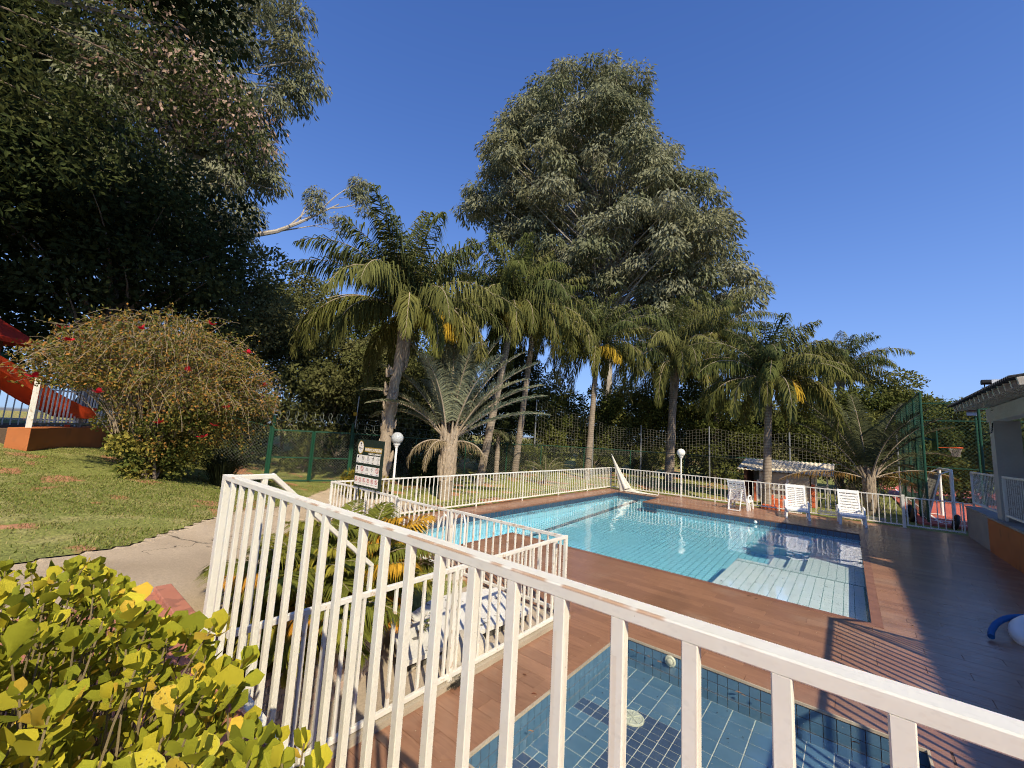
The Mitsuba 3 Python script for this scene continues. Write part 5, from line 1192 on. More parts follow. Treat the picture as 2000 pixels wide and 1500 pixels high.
def leafy_tree(name, label, base, rx, ry, z0, z1, n, rr, per, L, W, cols, seed, group=None, cat='tree', trunk_r=0.14, style='broad', bark='bark', zbase=None):
    """rounded tree or tall shrub: clumps through an uneven ellipsoid"""
    rg = np.random.default_rng(seed); t = thing(name, label, cat, group)
    zb = gz_at(*base) if zbase is None else zbase
    C, R = [], []; tries = 0
    ctr = np.array([base[0], base[1], (z0 + z1) / 2]); hf = np.array([rx, ry, (z1 - z0) / 2])
    while len(C) < n and tries < 20000:
        tries += 1
        d = rand_dirs(rg, 1)[0]; q = rg.random() ** 0.45
        p = ctr + d * hf * q * (0.80 + 0.35 * rg.random()); r = rg.uniform(*rr)
        if any(np.sum((p - c) ** 2) < (0.5 * (r + k)) ** 2 for c, k in zip(C, R)): continue
        C.append(p); R.append(r)
    C, R = np.array(C), np.array(R)
    top = np.array([base[0], base[1], z0 + (z1 - z0) * 0.75])
    s = np.linspace(0, 1, 9)[:, None]; path = np.array([base[0], base[1], zb - 0.1]) * (1 - s) + top * s
    path[1:-1, :2] += rg.normal(size=(7, 2)) * trunk_r * 0.8
    put(t + '__trunk', M().tube(path, trunk_r * (1 - 0.75 * s[:, 0]), 8, cap=False), bark, smooth=50)
    lm = M()
    for c, r in zip(C, R):
        h = np.clip((c[2] - r - np.linalg.norm(c[:2] - top[:2]) * 0.6 - zb) / (top[2] - zb), 0.15, 0.95)
        a = np.array([np.interp(h, s[:, 0], path[:, i]) for i in range(3)])
        limb(lm, a, c, max(0.015, trunk_r * 0.4 * (1 - h)) + 0.01, 0.008, 0.06, 6, 4, rg)
    put(t + '__limbs', lm, bark, smooth=50, kind='stuff')
    v, f, col = clump_leaves(rg, C, R, per, L, W, style, cols)
    put(t + '__crown', (v, f), 'leaf', color=col)
    return t
# dark trees at the far left
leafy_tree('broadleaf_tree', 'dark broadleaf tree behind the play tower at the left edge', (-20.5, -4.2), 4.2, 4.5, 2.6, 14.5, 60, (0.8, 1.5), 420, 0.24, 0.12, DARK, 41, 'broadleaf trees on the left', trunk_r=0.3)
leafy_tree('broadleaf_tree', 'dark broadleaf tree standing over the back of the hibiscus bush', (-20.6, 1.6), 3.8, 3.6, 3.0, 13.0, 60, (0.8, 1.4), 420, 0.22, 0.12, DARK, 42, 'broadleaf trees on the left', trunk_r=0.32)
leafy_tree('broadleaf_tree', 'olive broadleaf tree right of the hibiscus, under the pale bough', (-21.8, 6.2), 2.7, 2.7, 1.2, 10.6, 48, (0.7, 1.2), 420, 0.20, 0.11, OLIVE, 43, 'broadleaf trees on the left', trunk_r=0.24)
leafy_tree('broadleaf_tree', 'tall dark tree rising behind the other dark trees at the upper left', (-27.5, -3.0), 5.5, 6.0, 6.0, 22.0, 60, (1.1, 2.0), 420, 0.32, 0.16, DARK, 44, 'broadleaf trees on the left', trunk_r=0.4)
# the tree beside the photographer whose boughs hang into the upper left
rg = np.random.default_rng(55)
t = thing('overhanging_tree', 'near tree whose dark leafy boughs with pinkish seed clusters hang into the upper left', 'tree')
tb = np.array([-12.5, -6.5, 0.9])
C = [(-11.0, -1.3, 9.2), (-11.3, -0.3, 9.9), (-11.0, 0.5, 10.5), (-11.8, 0.2, 9.3), (-11.1, 0.9, 9.6), (-10.9, 1.5, 9.7), (-10.8, 1.9, 9.5), (-10.8, 2.25, 8.9), (-11.3, 1.1, 8.8), (-11.9, -0.4, 8.4), (-11.4, 0.2, 8.3), (-11.2, -1.0, 8.0), (-11.6, -1.4, 7.3), (-11.4, -0.7, 7.0), (-11.9, 0.2, 7.4), (-12.4, -1.2, 6.6)]
C = np.array(C); R = rg.uniform(0.55, 0.95, len(C))
C2 = tb + np.array([0, -0.5, 11.5]) + rand_dirs(rg, 70) * np.array([6.5, 4.3, 5.2]) * (rg.random((70, 1)) ** 0.4)
C2 = C2[(C2[:, 1] < -2.6)]
C3 = np.stack([rg.uniform(-14.5, -9.0, 55), rg.uniform(-4.0, 2.6, 55), rg.uniform(13.2, 19.0, 55)], 1)
C2 = np.vstack([C2, C3])
put(t + '__trunk', M().tube([tb, tb + [0.1, 0.1, 3], tb + [0, 0.3, 7], tb + [0.2, 0.6, 12]], [.34, .30, .24, .1], 10), 'bark', smooth=50)
lm = M()
for c in C[::3]: limb(lm, tb + [0, 0.3, 7.0], c, 0.030, 0.010, 0.16, 9, 5, rg)
for c in C2: limb(lm, tb + [0, 0.3, 6.5], c, 0.10, 0.02, 0.05, 7, 5, rg)
put(t + '__limbs', lm, 'bark', smooth=50, kind='stuff')
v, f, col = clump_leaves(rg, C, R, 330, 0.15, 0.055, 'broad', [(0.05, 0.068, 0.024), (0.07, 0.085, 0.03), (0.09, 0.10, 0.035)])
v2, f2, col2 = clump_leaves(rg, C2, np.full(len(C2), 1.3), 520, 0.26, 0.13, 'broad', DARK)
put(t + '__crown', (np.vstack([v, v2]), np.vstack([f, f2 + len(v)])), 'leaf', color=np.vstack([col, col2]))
k = [2, 4, 5, 6, 7, 8, 3]
v, f, col = clump_leaves(rg, C[k] + [0.1, 0.1, 0.05], R[k] * 1.0, 150, 0.13, 0.055, 'droop', [(0.42, 0.29, 0.23), (0.50, 0.36, 0.29), (0.32, 0.22, 0.16)])
put(t + '__seed_clusters', (v, f), 'leaf', color=col)

# trees and tall shrubs behind the pool
spots = [  # x, y, rx, ry, z0, z1, n, colours, label
    (-24.6, 9.6, 2.3, 2.3, 2.0, 11.6, 40, OLIVE, 'olive leaved tree directly below the tip of the pale bough'),
    (-21.6, 10.6, 1.9, 1.9, 0.6, 7.4, 32, OLIVE, 'olive green tree between the hibiscus and the tall palm'),
    (-23.0, 14.2, 2.6, 2.6, 1.0, 11.2, 42, HEDGE, 'green tree behind the crown of the tallest palm'),
    (-19.0, 12.4, 2.2, 2.2, 0.3, 7.2, 40, OLIVE, 'olive bushy tree behind the green gate'),
    (-20.6, 18.3, 2.7, 2.5, 1.0, 10.6, 42, HEDGE, 'green tree right of the tallest palm, behind its trunk'),
    (-18.6, 16.0, 2.0, 2.0, 0.2, 6.4, 40, DARK, 'dense dark shrub behind the triangle palm'),
    (-18.0, 21.5, 2.3, 2.3, 0.3, 8.6, 42, DARK, 'dark tree above the left end of the sagging net'),
    (-16.6, 24.6, 2.0, 2.0, 0.2, 6.6, 38, HEDGE, 'green tree behind the middle of the sagging net'),
    (-14.6, 28.4, 2.3, 2.0, 0.2, 6.2, 40, HEDGE, 'leafy green tree behind the slim straight palm'),
    (-12.2, 31.0, 2.4, 2.0, 0.2, 7.4, 42, HEDGE, 'green tree between the slim palm and the stout palm'),
    (-9.2, 31.8, 2.3, 2.0, 0.2, 8.2, 42, HEDGE, 'green tree directly behind the stout palm'),
    (-6.6, 31.2, 2.2, 2.0, 0.2, 6.6, 40, HEDGE, 'green tree behind the globe lamp on the far side'),
    (-4.2, 32.4, 2.1, 1.8, 0.2, 5.6, 36, OLIVE, 'pale green tree behind the pump house roof'),
    (-2.0, 32.0, 2.0, 1.8, 0.2, 6.2, 36, HEDGE, 'green tree behind the right end of the pump house'),
    (0.3, 33.0, 2.2, 1.9, 0.2, 6.7, 40, HEDGE, 'green tree under the most distant palm'),
    (2.6, 34.6, 2.2, 1.8, 0.2, 7.2, 40, HEDGE, 'broad green tree behind the right triangle palm'),
    (5.0, 36.2, 2.2, 1.8, 0.2, 6.4, 40, HEDGE, 'green tree behind the court cage corner'),
    (7.6, 36.4, 2.2, 1.8, 0.2, 5.9, 40, HEDGE, 'green tree behind the basketball hoop'),
    (10.2, 36.0, 2.2, 1.8, 0.2, 5.6, 40, HEDGE, 'green tree left of the pavilion pillar'),
    (12.6, 34.0, 2.2, 1.8, 0.2, 6.2, 36, HEDGE, 'green tree seen under the pavilion beam')]
for i, (x, y, rx, ry, z0, z1, n, c, lb) in enumerate(spots):
    leafy_tree('hedge_tree', lb, (x, y), rx, ry, z0, z1, n, (0.55, 1.0), 500, 0.20, 0.105, c, 100 + i, 'trees behind the pool', trunk_r=0.12)
# low undergrowth along the chain link fence
for i, (x, y, rx, z1, c, lb) in enumerate([(-18.3, 5.6, 1.3, 2.6, DARK, 'dark bush behind the hinge post of the green gate'), (-17.6, 9.2, 1.4, 2.4, DARK, 'wide dark bush filling the gap behind the right gate leaf'), (-16.4, 12.2, 1.4, 2.3, DARK, 'dark bush under the yellow hanging fronds of the tallest palm'), (-16.2, 14.6, 1.4, 2.4, DARK, 'dark bush behind the triangle palm, left of the fan palm'), (-15.9, 20.6, 1.4, 2.2, HEDGE, 'green bush at the left pole of the sagging net'), (-13.9, 26.2, 1.5, 2.4, HEDGE, 'green bush behind the slim palm trunk under the net'), (-19.3, 5.0, 1.6, 3.0, DARK, 'dark bush up the slope behind the hibiscus'), (-11.0, 29.5, 1.6, 2.4, HEDGE, 'green bush behind the net between slim and stout palms'), (-18.0, 8.0, 1.1, 2.2, HEDGE, 'low green shrub just behind the left gate leaf'), (-17.0, 10.6, 1.0, 1.6, DARK, 'low dark shrub right of the green gate'), (-12.6, 7.6, .5, .75, [(0.16, 0.15, 0.03), (0.26, 0.20, 0.03), (0.08, 0.10, 0.03)], 'small yellowish bush by the lamp post behind the sign'), (-14.2, 11.6, .8, 1.0, DARK, 'low dark bush left of the triangle palm trunk'), (-17.6, 3.9, 1.3, 2.3, HEDGE, 'green shrub behind the spiky grass tuft'), (-16.2, 18.3, .9, 1.5, DARK, 'low dark bush behind the small fan palm')]):
    leafy_tree('undergrowth_shrub', lb, (x, y), rx, rx, gz_at(x, y) + 0.05, gz_at(x, y) + z1, 22, (0.22, 0.42), 150, 0.13, 0.065, c, 160 + i, 'shrubs along the chain link fence', 'shrub', trunk_r=0.03)
rg = np.random.default_rng(9)
m = M()
for _ in range(70):
    a = np.array([rg.uniform(-0.55, 1.4), rg.uniform(23.6, 25.4), 0]); d = rg.normal(size=3) * [.35, .3, .3]; d[2] = abs(d[2]) + .55
    limb(m, a, a + d * 1.4, 0.012, 0.004, 0.1, 6, 4, rg)
single('bare_shrub', m, 'twig', 'bare twiggy shrub right of the pump house', 'shrub')

# ------------------------------------------------------------ palms
def frond(acc, rg, base, az, el, length, bend, nl, ll, lw, droop, vee, col, wid=0.02, start=0.16, irr=0.25, twist=0.0):
    """one pinnate frond: an arched stalk with leaflets on both sides"""
    s = np.linspace(0, 1, 22); e = el - bend * s ** 1.25
    h = np.array([math.cos(az), math.sin(az), 0.0]); sd0 = np.array([-h[1], h[0], 0.0]); zz = np.array([0, 0, 1.0])
    hz = az + twist * s ** 2
    tan = np.cos(e)[:, None] * np.stack([np.cos(hz), np.sin(hz), hz * 0], 1) + np.sin(e)[:, None] * zz
    p = base + np.vstack([[0, 0, 0], np.cumsum(tan[:-1] * (length / 21), 0)])
    acc['stalk'].tube(p, wid * (1 - 0.82 * s), 4, cap=False)
    t = np.repeat(np.linspace(start, 0.995, nl), 2); side = np.tile([1.0, -1.0], nl)
    t = np.clip(t + rg.normal(0, 0.006, len(t)), start * 0.9, 1.0)
    P = np.stack([np.interp(t, s, p[:, i]) for i in range(3)], 1); Tn = nrm(np.stack([np.interp(t, s, tan[:, i]) for i in range(3)], 1))
    S = nrm(np.cross(Tn, zz)) * 1.0; S = np.where(np.linalg.norm(np.cross(Tn, zz), axis=1, keepdims=True) < 0.05, sd0, S)
    U = np.cross(S, Tn)
    prof = np.sin(np.pi * np.clip(0.12 + 0.86 * t, 0, 1)) ** 0.55
    L = ll * prof * rg.uniform(0.85, 1.1, len(t))
    D = nrm(S * side[:, None] * 0.80 + Tn * (0.42 + 0.45 * t[:, None]) + U * (vee + rg.normal(0, irr, len(t)))[:, None])
    d1 = nrm(D + np.array([0, 0, -droop]) * 0.55); d2 = nrm(D * 0.7 + np.array([0, 0, -droop]) * 1.35)
    mid = P + d1 * (L * 0.5)[:, None]; tip = mid + d2 * (L * 0.55)[:, None]
    W = nrm(np.cross(D, U * 0.7 + rand_dirs(rg, len(t)) * 0.35)) * (lw / 2)
    v = np.stack([P - W * 0.5, P + W * 0.5, mid - W, mid + W, tip], 1)
    f = (np.arange(len(t)) * 5)[:, None, None] + np.array([[0, 1, 3], [0, 3, 2], [2, 3, 4]])
    c = np.asarray(col) * rg.uniform(0.75, 1.3, (len(t), 1))
    acc['v'].append(v.reshape(-1, 3)); acc['f'].append(f.reshape(-1, 3) + acc['n']); acc['c'].append(np.repeat(c, 5, 0)); acc['n'] += 5 * len(t)

def new_acc(): return {'stalk': M(), 'v': [], 'f': [], 'c': [], 'n': 0}
def put_frond(t, acc, name='frond', bsdf='leaf_gloss', stalk='palm_boot'):
    k = put(t + '__' + name, (np.vstack(acc['v']), np.vstack(acc['f'])), bsdf, color=np.vstack(acc['c']))
    scene[k + '__stalk'] = shape(acc['stalk'], stalk, 40)
    return k
PALM_G = [(0.105, 0.122, 0.040), (0.140, 0.150, 0.052), (0.086, 0.105, 0.042), (0.170, 0.170, 0.060)]
PALM_Y = (0.50, 0.34, 0.045)
def ring_trunk(t, pts, radii, n=60, mt='palm_trunk', rough=0.10, seed=1):
    pts = np.array(pts, float); s = np.linspace(0, 1, n); tz = np.linspace(0, 1, len(pts))
    from scipy.interpolate import PchipInterpolator
    p = PchipInterpolator(tz, pts)(s); r = np.interp(s, np.linspace(0, 1, len(radii)), radii)
    m = M().tube(p, r, 18, cap=True); v, f = m.mesh()
    c = np.repeat(p, 18, 0); d = v[:-2] - c
    nz = meshkit.fbm(np.c_[v[:-2, :2] * 7, v[:-2, 2:] * 5], 4, seed) - 0.5
    v[:-2] = c + d * (1 + rough * 2.2 * nz + 0.04 * np.sign(np.sin(v[:-2, 2] * 22)))[:, None]
    put(t + '__trunk', (v, f), mt, smooth=45)
    return p
def boots(t, centre, r, z0, z1, n, seed, L=0.30, name='old_leaf_bases', up=0.9):
    """cut frond bases that sheathe the upper trunk"""
    rg = np.random.default_rng(seed); m = M()
    for k in range(n):
        a = rg.uniform(0, 2 * np.pi); z = z0 + (z1 - z0) * (k / n); h = np.array([math.cos(a), math.sin(a), 0])
        b = np.array([centre[0], centre[1], z]) + h * r * 0.85
        e = b + h * L * (1 - up) * 1.6 + np.array([0, 0, L * up]) * rg.uniform(.7, 1.2)
        m.tube([b - [0, 0, L * .3], b + (e - b) * .4 + h * .02, e], [r * .36, r * .30, r * .07], 6)
    put(t + '__' + name, m, 'palm_boot', smooth=50, kind='stuff')
def queen_palm(label, base, heart, tr, nf, length, seed, mt='palm_trunk', rough=0.08, yellow=2, ll=0.72, boot=(1.6, 40), mid=None, lean=0.0, elmin=-0.25, cols=PALM_G, nl=62, dead=True, group='queen palms round the pool'):
    rg = np.random.default_rng(seed); t = thing('queen_palm', label, 'palm', group)
    heart = np.array(heart, float)
    pts = [(*base, -0.2)] + ([mid] if mid else []) + [tuple(heart - [0, 0, 0.9]), tuple(heart)]
    ring_trunk(t, pts, [tr * 1.25, tr, tr * 0.95, tr * 1.05, tr * 0.55], mt=mt, rough=rough, seed=seed)
    if mt == 'palm_boot': boots(t, base, tr * 1.05, 0.9, heart[2] - boot[0], 46, seed + 3, L=0.30, name='trunk_scars', up=0.82)
    boots(t, heart[:2], tr * 0.9, heart[2] - boot[0], heart[2] - 0.1, boot[1], seed + 1, L=0.55)
    ga = 2.39996
    nf = int(nf * 1.5)
    for k in range(nf):
        q = (k + 0.5) / nf
        el = 1.47 - (1.47 - max(elmin + .45, .1)) * q ** 1.1 + rg.normal(0, .10); az = k * ga + rg.normal(0, .15)
        bend = (1.0 + 1.35 * q) + rg.normal(0, .2)
        col = cols[rg.integers(len(cols))]
        yl = k >= nf - yellow
        if yl: col = PALM_Y; az = math.radians(rg.uniform(-45, 35))
        elif q > 0.7: col = np.array(col) * 0.75 + np.array([0.20, 0.17, 0.04]) * 0.25
        acc = new_acc()
        frond(acc, rg, heart + np.array([math.cos(az), math.sin(az), 0]) * tr * 0.5 + [0, 0, -0.5 * q], az, el if not yl else 0.45, length * (0.72 + 0.28 * min(1, q * 2.2)) * (0.58 if yl else 1) * rg.uniform(.9, 1.08), bend if not yl else 2.1, int(nl * 1.3), ll * 1.05, 0.054, 0.95 + 0.75 * q, 0.02, col, wid=0.028, start=0.12, irr=0.80, twist=rg.normal(0, .25))
        put_frond(t, acc)
    for k in range(9):                                    # older fronds that hang beside the trunk
        acc = new_acc(); az = k * 2.399 + rg.uniform(0, .6)
        c = np.array(cols[rg.integers(len(cols))]) * 0.85 + np.array([0.03, 0.02, 0.0])
        frond(acc, rg, heart + np.array([math.cos(az), math.sin(az), 0]) * tr * .6 + [0, 0, -.45], az, rg.uniform(.15, .6), length * rg.uniform(.75, .95), rg.uniform(1.9, 2.5), int(nl * 1.25), ll, 0.052, 1.5, 0.0, c, wid=0.026, start=0.14, irr=0.7, twist=rg.normal(0, .3))
        put_frond(t, acc)
    return t
queen_palm('tallest palm, left of the pool, with one bright yellow hanging frond', (-12.44, 8.26), (-12.30, 8.48, 7.05), 0.19, 24, 4.6, 201, mt='palm_boot', rough=0.2, yellow=2, ll=0.92, boot=(2.4, 60), mid=(-12.45, 8.22, 2.2), nl=76)
queen_palm('palm with long hanging fronds behind the triangle palm', (-13.6, 14.2), (-12.75, 14.9, 8.9), 0.16, 26, 4.8, 202, yellow=2, ll=1.05, nl=70, elmin=-0.45)
queen_palm('slim straight grey palm just left of the far fence corner', (-12.78, 23.17), (-12.45, 23.35, 8.7), 0.17, 22, 4.8, 203, yellow=2, ll=0.95, boot=(1.4, 26), nl=60, elmin=-0.2)
queen_palm('stout palm with many dry leaf bases behind the middle of the far fence', (-9.31, 27.96), (-9.0, 28.05, 8.3), 0.25, 28, 5.8, 204, yellow=1, ll=1.15, boot=(2.6, 70), nl=66, elmin=-0.35)
queen_palm('palm with a grey trunk standing in front of the pump house', (-2.95, 21.9), (-2.78, 22.0, 5.95), 0.15, 24, 4.0, 205, yellow=1, ll=0.82, boot=(0.9, 22), nl=62, elmin=-0.6)
queen_palm('most distant palm, peeping out right of the pump house palm', (-0.6, 36.2), (-0.25, 36.0, 8.2), 0.22, 20, 4.2, 206, yellow=0, ll=0.85, boot=(1.2, 20), nl=48, elmin=0.0)
queen_palm('palm crown half hidden left of the pump house palm', (-7.2, 31.0), (-7.0, 30.9, 10.4), 0.2, 20, 4.6, 207, yellow=1, ll=0.85, boot=(1.4, 20), nl=54, elmin=-0.5)
queen_palm('palm crown tucked between the hanging palm and the slim palm', (-15.0, 18.6), (-14.4, 18.9, 9.6), 0.16, 24, 4.8, 208, yellow=1, ll=0.85, boot=(1.2, 20), nl=60, elmin=-0.5)
def triangle_palm(label, base, z0, z1, azs, length, seed, col, tr, dead=5):
    rg = np.random.default_rng(seed); t = thing('triangle_palm', label, 'palm', 'triangle palms')
    ring_trunk(t, [(*base, -0.2), (base[0] + .02, base[1], z0), (base[0], base[1], z1)], [tr * .8, tr, tr * 1.15, tr * .7], 40, 'palm_boot', 0.12, seed)
    boots(t, base, tr * 1.0, z0 - 0.6, z1 + 0.1, 70, seed + 1, L=0.42)
    for k, (az, el, ln, bend) in enumerate(azs):
        acc = new_acc(); c = np.array(col) * rg.uniform(.85, 1.2)
        frond(acc, rg, np.array([*base, z1 - 0.15]) + np.array([math.cos(az), math.sin(az), 0]) * tr * .8, az, el, ln, bend, 105, 0.60, 0.036, 0.28 + 0.5 * max(0, 0.9 - el), 0.55, c, wid=0.040, start=0.16, irr=0.08)
        put_frond(t, acc)
    for k in range(dead):
        acc = new_acc(); az = rg.uniform(0, 2 * np.pi)
        frond(acc, rg, np.array([*base, z1 - 0.35]), az, 0.35, length * .62, 2.2, 44, 0.42, 0.022, 1.1, 0.1, (0.27, 0.215, 0.13), wid=0.028)
        put_frond(t, acc, 'dry_frond')
right = math.atan2(0.634, 0.771)
TG = (0.270, 0.285, 0.190)
f1 = [(right + a, e, l, b) for a, e, l, b in [(a_, e_ + 0.24, l_ * 1.16, b_ * 0.80) for a_, e_, l_, b_ in [(0.1, 1.20, 3.9, 0.75), (0.35, 1.02, 3.9, 0.95), (-0.15, 0.85, 3.7, 0.95), (0.2, 0.66, 3.5, 0.9), (-0.3, 0.50, 3.3, 0.85), (0.05, 0.36, 3.2, 0.9), (0.5, 0.8, 3.5, 1.0), (1.2, 1.35, 3.7, 0.5), (1.9, 1.42, 3.8, 0.55), (2.6, 1.15, 3.4, 1.05), (3.1, 0.95, 3.3, 1.2), (3.3, 0.72, 3.1, 1.45), (2.9, 0.50, 2.9, 1.6), (3.5, 1.2, 3.4, 0.9), (4.4, 1.05, 3.0, 1.1), (5.2, 1.2, 3.2, 1.0), (2.2, 0.9, 3.2, 1.2), (-0.8, 1.0, 3.3, 1.1), (3.8, 0.6, 2.8, 1.5), (0.7, 1.25, 3.6, 0.7), (2.3, 1.3, 3.5, 0.7), (1.5, 1.1, 3.5, 0.8)]]]
triangle_palm('silvery triangle palm with stiff fanned fronds, left of the pool', (-11.34, 10.14), 1.4, 2.35, f1, 3.3, 301, TG, 0.27)
f2 = [(right + a, e + 0.16, l, b * 0.9) for a, e, l, b in [(0.2, 1.15, 4.0, 0.7), (-0.1, 0.85, 4.2, 1.0), (0.1, 0.55, 4.2, 1.1), (0.4, 0.30, 4.0, 0.9), (1.3, 1.35, 3.9, 0.5), (2.0, 1.30, 3.9, 0.6), (3.0, 1.10, 4.0, 0.8), (3.2, 0.80, 4.0, 0.9), (2.9, 0.50, 3.8, 0.9), (3.4, 0.95, 3.8, 0.9), (-0.5, 1.05, 3.6, 0.9), (4.5, 1.0, 3.4, 1.0), (5.3, 1.2, 3.6, 0.9), (2.5, 1.2, 3.8, 0.7)]]
triangle_palm('olive triangle palm with orange drying lower fronds, right of the pump house', (0.62, 23.2), 0.9, 1.55, f2, 3.6, 302, (0.088, 0.098, 0.052), 0.17, dead=0)
rg = np.random.default_rng(77)
for az, e in ((right - 0.1, 0.42), (right + 0.3, 0.22), (right + 3.0, 0.30)):
    acc = new_acc(); frond(acc, rg, np.array([0.62, 23.2, 1.4]), az, e, 3.6, 0.85, 60, 0.5, 0.026, 0.9, 0.2, (0.28, 0.165, 0.05), wid=0.035); put_frond('triangle_palm_001', acc, 'dry_frond')
# small palms
def small_palm(name, label, base, zt, tr, nf, length, seed, col, el0, cat='palm'):
    rg = np.random.default_rng(seed); t = thing(name, label, cat)
    z = gz_at(*base)
    ring_trunk(t, [(*base, z - .1), (*base, (z + zt) / 2), (*base, zt)], [tr, tr, tr * .8], 30, 'palm_trunk', 0.05, seed)
    for k in range(nf):
        acc = new_acc(); az = k * 2.4 + rg.normal(0, .2)
        frond(acc, rg, np.array([*base, zt - .03]), az, el0 + rg.uniform(-.35, .4), length * rg.uniform(.8, 1.1), 1.3, 34, 0.34, 0.022, 0.6, 0.25, np.array(col) * rg.uniform(.8, 1.2), wid=0.018)
        put_frond(t, acc)
small_palm('fan_palm', 'short palm with a thin grey trunk in the shade right of the triangle palm', (-14.35, 16.3), 2.45, 0.13, 14, 1.2, 311, (0.10, 0.11, 0.055), 0.35)
small_palm('young_palm', 'young pale green palm sprouting from the ground behind the left pool fence', (-12.45, 18.1), 0.35, 0.10, 12, 1.75, 312, (0.15, 0.165, 0.075), 1.0)

# ------------------------------------------------------------ garden palms in the curved planter
def cane_palm(label, base, nf, length, seed, gold):
    rg = np.random.default_rng(seed); t = thing('garden_palm', label, 'palm', 'yellow green palms in the planter')
    cm = M()
    for k in range(7):
        a = rg.uniform(0, 6.28); b = np.array([base[0] + .16 * math.cos(a), base[1] + .16 * math.sin(a), 0.3])
        cm.tube([b, b + [.03 * math.cos(a), .03 * math.sin(a), .3], b + [.08 * math.cos(a), .08 * math.sin(a), .55]], [.03, .026, .02], 7)
    put(t + '__cane', cm, 'palm_boot', smooth=50, kind='stuff')
    for k in range(nf):
        q = k / nf; az = k * 2.4 + rg.normal(0, .25); el = 1.42 - 0.85 * q + rg.normal(0, .1)
        g = rg.random() < gold
        c = np.array([(0.20, 0.20, 0.035), (0.28, 0.25, 0.042), (0.15, 0.165, 0.032)][rg.integers(3)]) if not g else np.array([(0.56, 0.33, 0.04), (0.52, 0.25, 0.035)][rg.integers(2)])
        acc = new_acc(); frond(acc, rg, np.array([*base, 0.55 + .25 * (1 - q)]) + rg.normal(size=3) * [.1, .1, .05], az, el, length * rg.uniform(.75, 1.1), 1.35, 52, 0.34, 0.021, 0.55, 0.30, c, wid=0.012, start=0.2, irr=0.12)
        put_frond(t, acc, 'frond', 'leaf_gloss')
cane_palm('yellow green garden palm nearest the terrace railing corner', (-3.92, 1.88), 44, 0.95, 401, 0.04)
cane_palm('yellow green garden palm in the middle of the planter', (-4.08, 2.34), 46, 1.0, 402, 0.08)
cane_palm('golden orange garden palm next to the white slab', (-4.30, 2.78), 42, 0.95, 403, 0.38)

# ------------------------------------------------------------ hibiscus, spiky tuft
rg = np.random.default_rng(61)
t = thing('hibiscus_bush', 'large sprawling hibiscus bush with arching bare twigs, orange tinted leaves and red flowers', 'bush')
hb = np.array([-11.75, 1.95]); hz = gz_at(*hb)
tw, LP, LD, FL = M(), [], [], []
stems = M()
hr = np.array([0.56, 0.83, 0]);
hru = np.array([0.10, 0.99, 0.0])
for k in range(16):
    a = rg.uniform(0, 6.28); e = np.array([hb[0] + .5 * math.cos(a), hb[1] + .6 * math.sin(a), hz + rg.uniform(1.0, 1.7)])
    limb(stems, [hb[0] + rg.normal() * .08, hb[1] + rg.normal() * .08, hz - .05], e, 0.035, 0.016, 0.05, 6, 6, rg)
put(t + '__stem', stems, 'bark', smooth=50)
for k in range(760):
    a = rg.uniform(0, 6.28); q = rg.random() ** .55
    zc = hz + 1.55
    th = math.acos(1 - rg.random() * 0.95)
    top = np.array([hb[0] + 1.55 * q ** .3 * math.sin(th) * math.cos(a), hb[1] + 2.15 * q ** .3 * math.sin(th) * math.sin(a), zc + 1.95 * math.cos(th) * rg.uniform(.82, 1.10)])
    start = np.array([hb[0] + .5 * math.cos(a), hb[1] + .7 * math.sin(a), hz + rg.uniform(.9, 2.0)])
    hang = np.array([math.cos(a) * .45, math.sin(a) * .6, -rg.uniform(.0, .9)]) * rg.uniform(.3, 1.0) + rg.normal(size=3) * .22
    s = np.linspace(0, 1, 12)[:, None]; end = top + hang
    p = np.where(s < .6, start * (1 - s / .6) ** 2 + 2 * ((start + top) / 2 + [0, 0, .25]) * (s / .6) * (1 - s / .6) + top * (s / .6) ** 2, top + (end - top) * ((s - .6) / .4) + np.array([0, 0, .12]) * np.sin(np.pi * np.clip((s - .6) / .4, 0, 1)))
    p = p + np.cumsum(rg.normal(size=(12, 3)) * .022, 0)
    if np.any(p[5:, 2] < hz + 0.5 + 1.35 * np.clip((1.75 - p[5:, 1]) / 0.8, 0, 1)): continue
    tw.tube(p, np.linspace(.007, .0028, 12), 4, cap=False)
    nlf = rg.integers(22, 60); u = rg.uniform(.3, 1, nlf); P = np.stack([np.interp(u, s[:, 0], p[:, i]) for i in range(3)], 1) + rg.normal(size=(nlf, 3)) * .06
    LP.append(P)
    if rg.random() < .04: FL.append(end)
put(t + '__twig', tw, 'twig', kind='stuff')
Cb = np.array([hb[0], hb[1], hz + 1.75]) + rand_dirs(rg, 250) * np.array([1.75, 2.0, 1.30]) * (rg.random((250, 1)) ** .45) - [0.25, 0, 0.1]
LP.append(np.repeat(Cb, 95, 0) + rg.normal(size=(250 * 95, 3)) * .17)
P = np.vstack(LP); P = P[P[:, 2] > hz + 0.35 + 1.45 * np.clip((1.75 - P[:, 1]) / 0.8, 0, 1)]; n = len(P)
A = nrm(rand_dirs(rg, n) + [0, 0, -.2] + nrm(P - np.array([*hb, hz + 1.2])) * .5); S = nrm(np.cross(A, rand_dirs(rg, n)))
HC = np.array([(.15, .155, .040), (.23, .19, .05), (.34, .22, .055), (.46, .22, .06), (.10, .12, .032)])
c = HC[rg.choice(5, n, p=[.27, .26, .18, .11, .18])] * rg.uniform(.7, 1.25, (n, 1))
v, f, col = leaf_quads(P, A, S, rg.uniform(.045, .085, n), rg.uniform(.026, .046, n), c, .15)
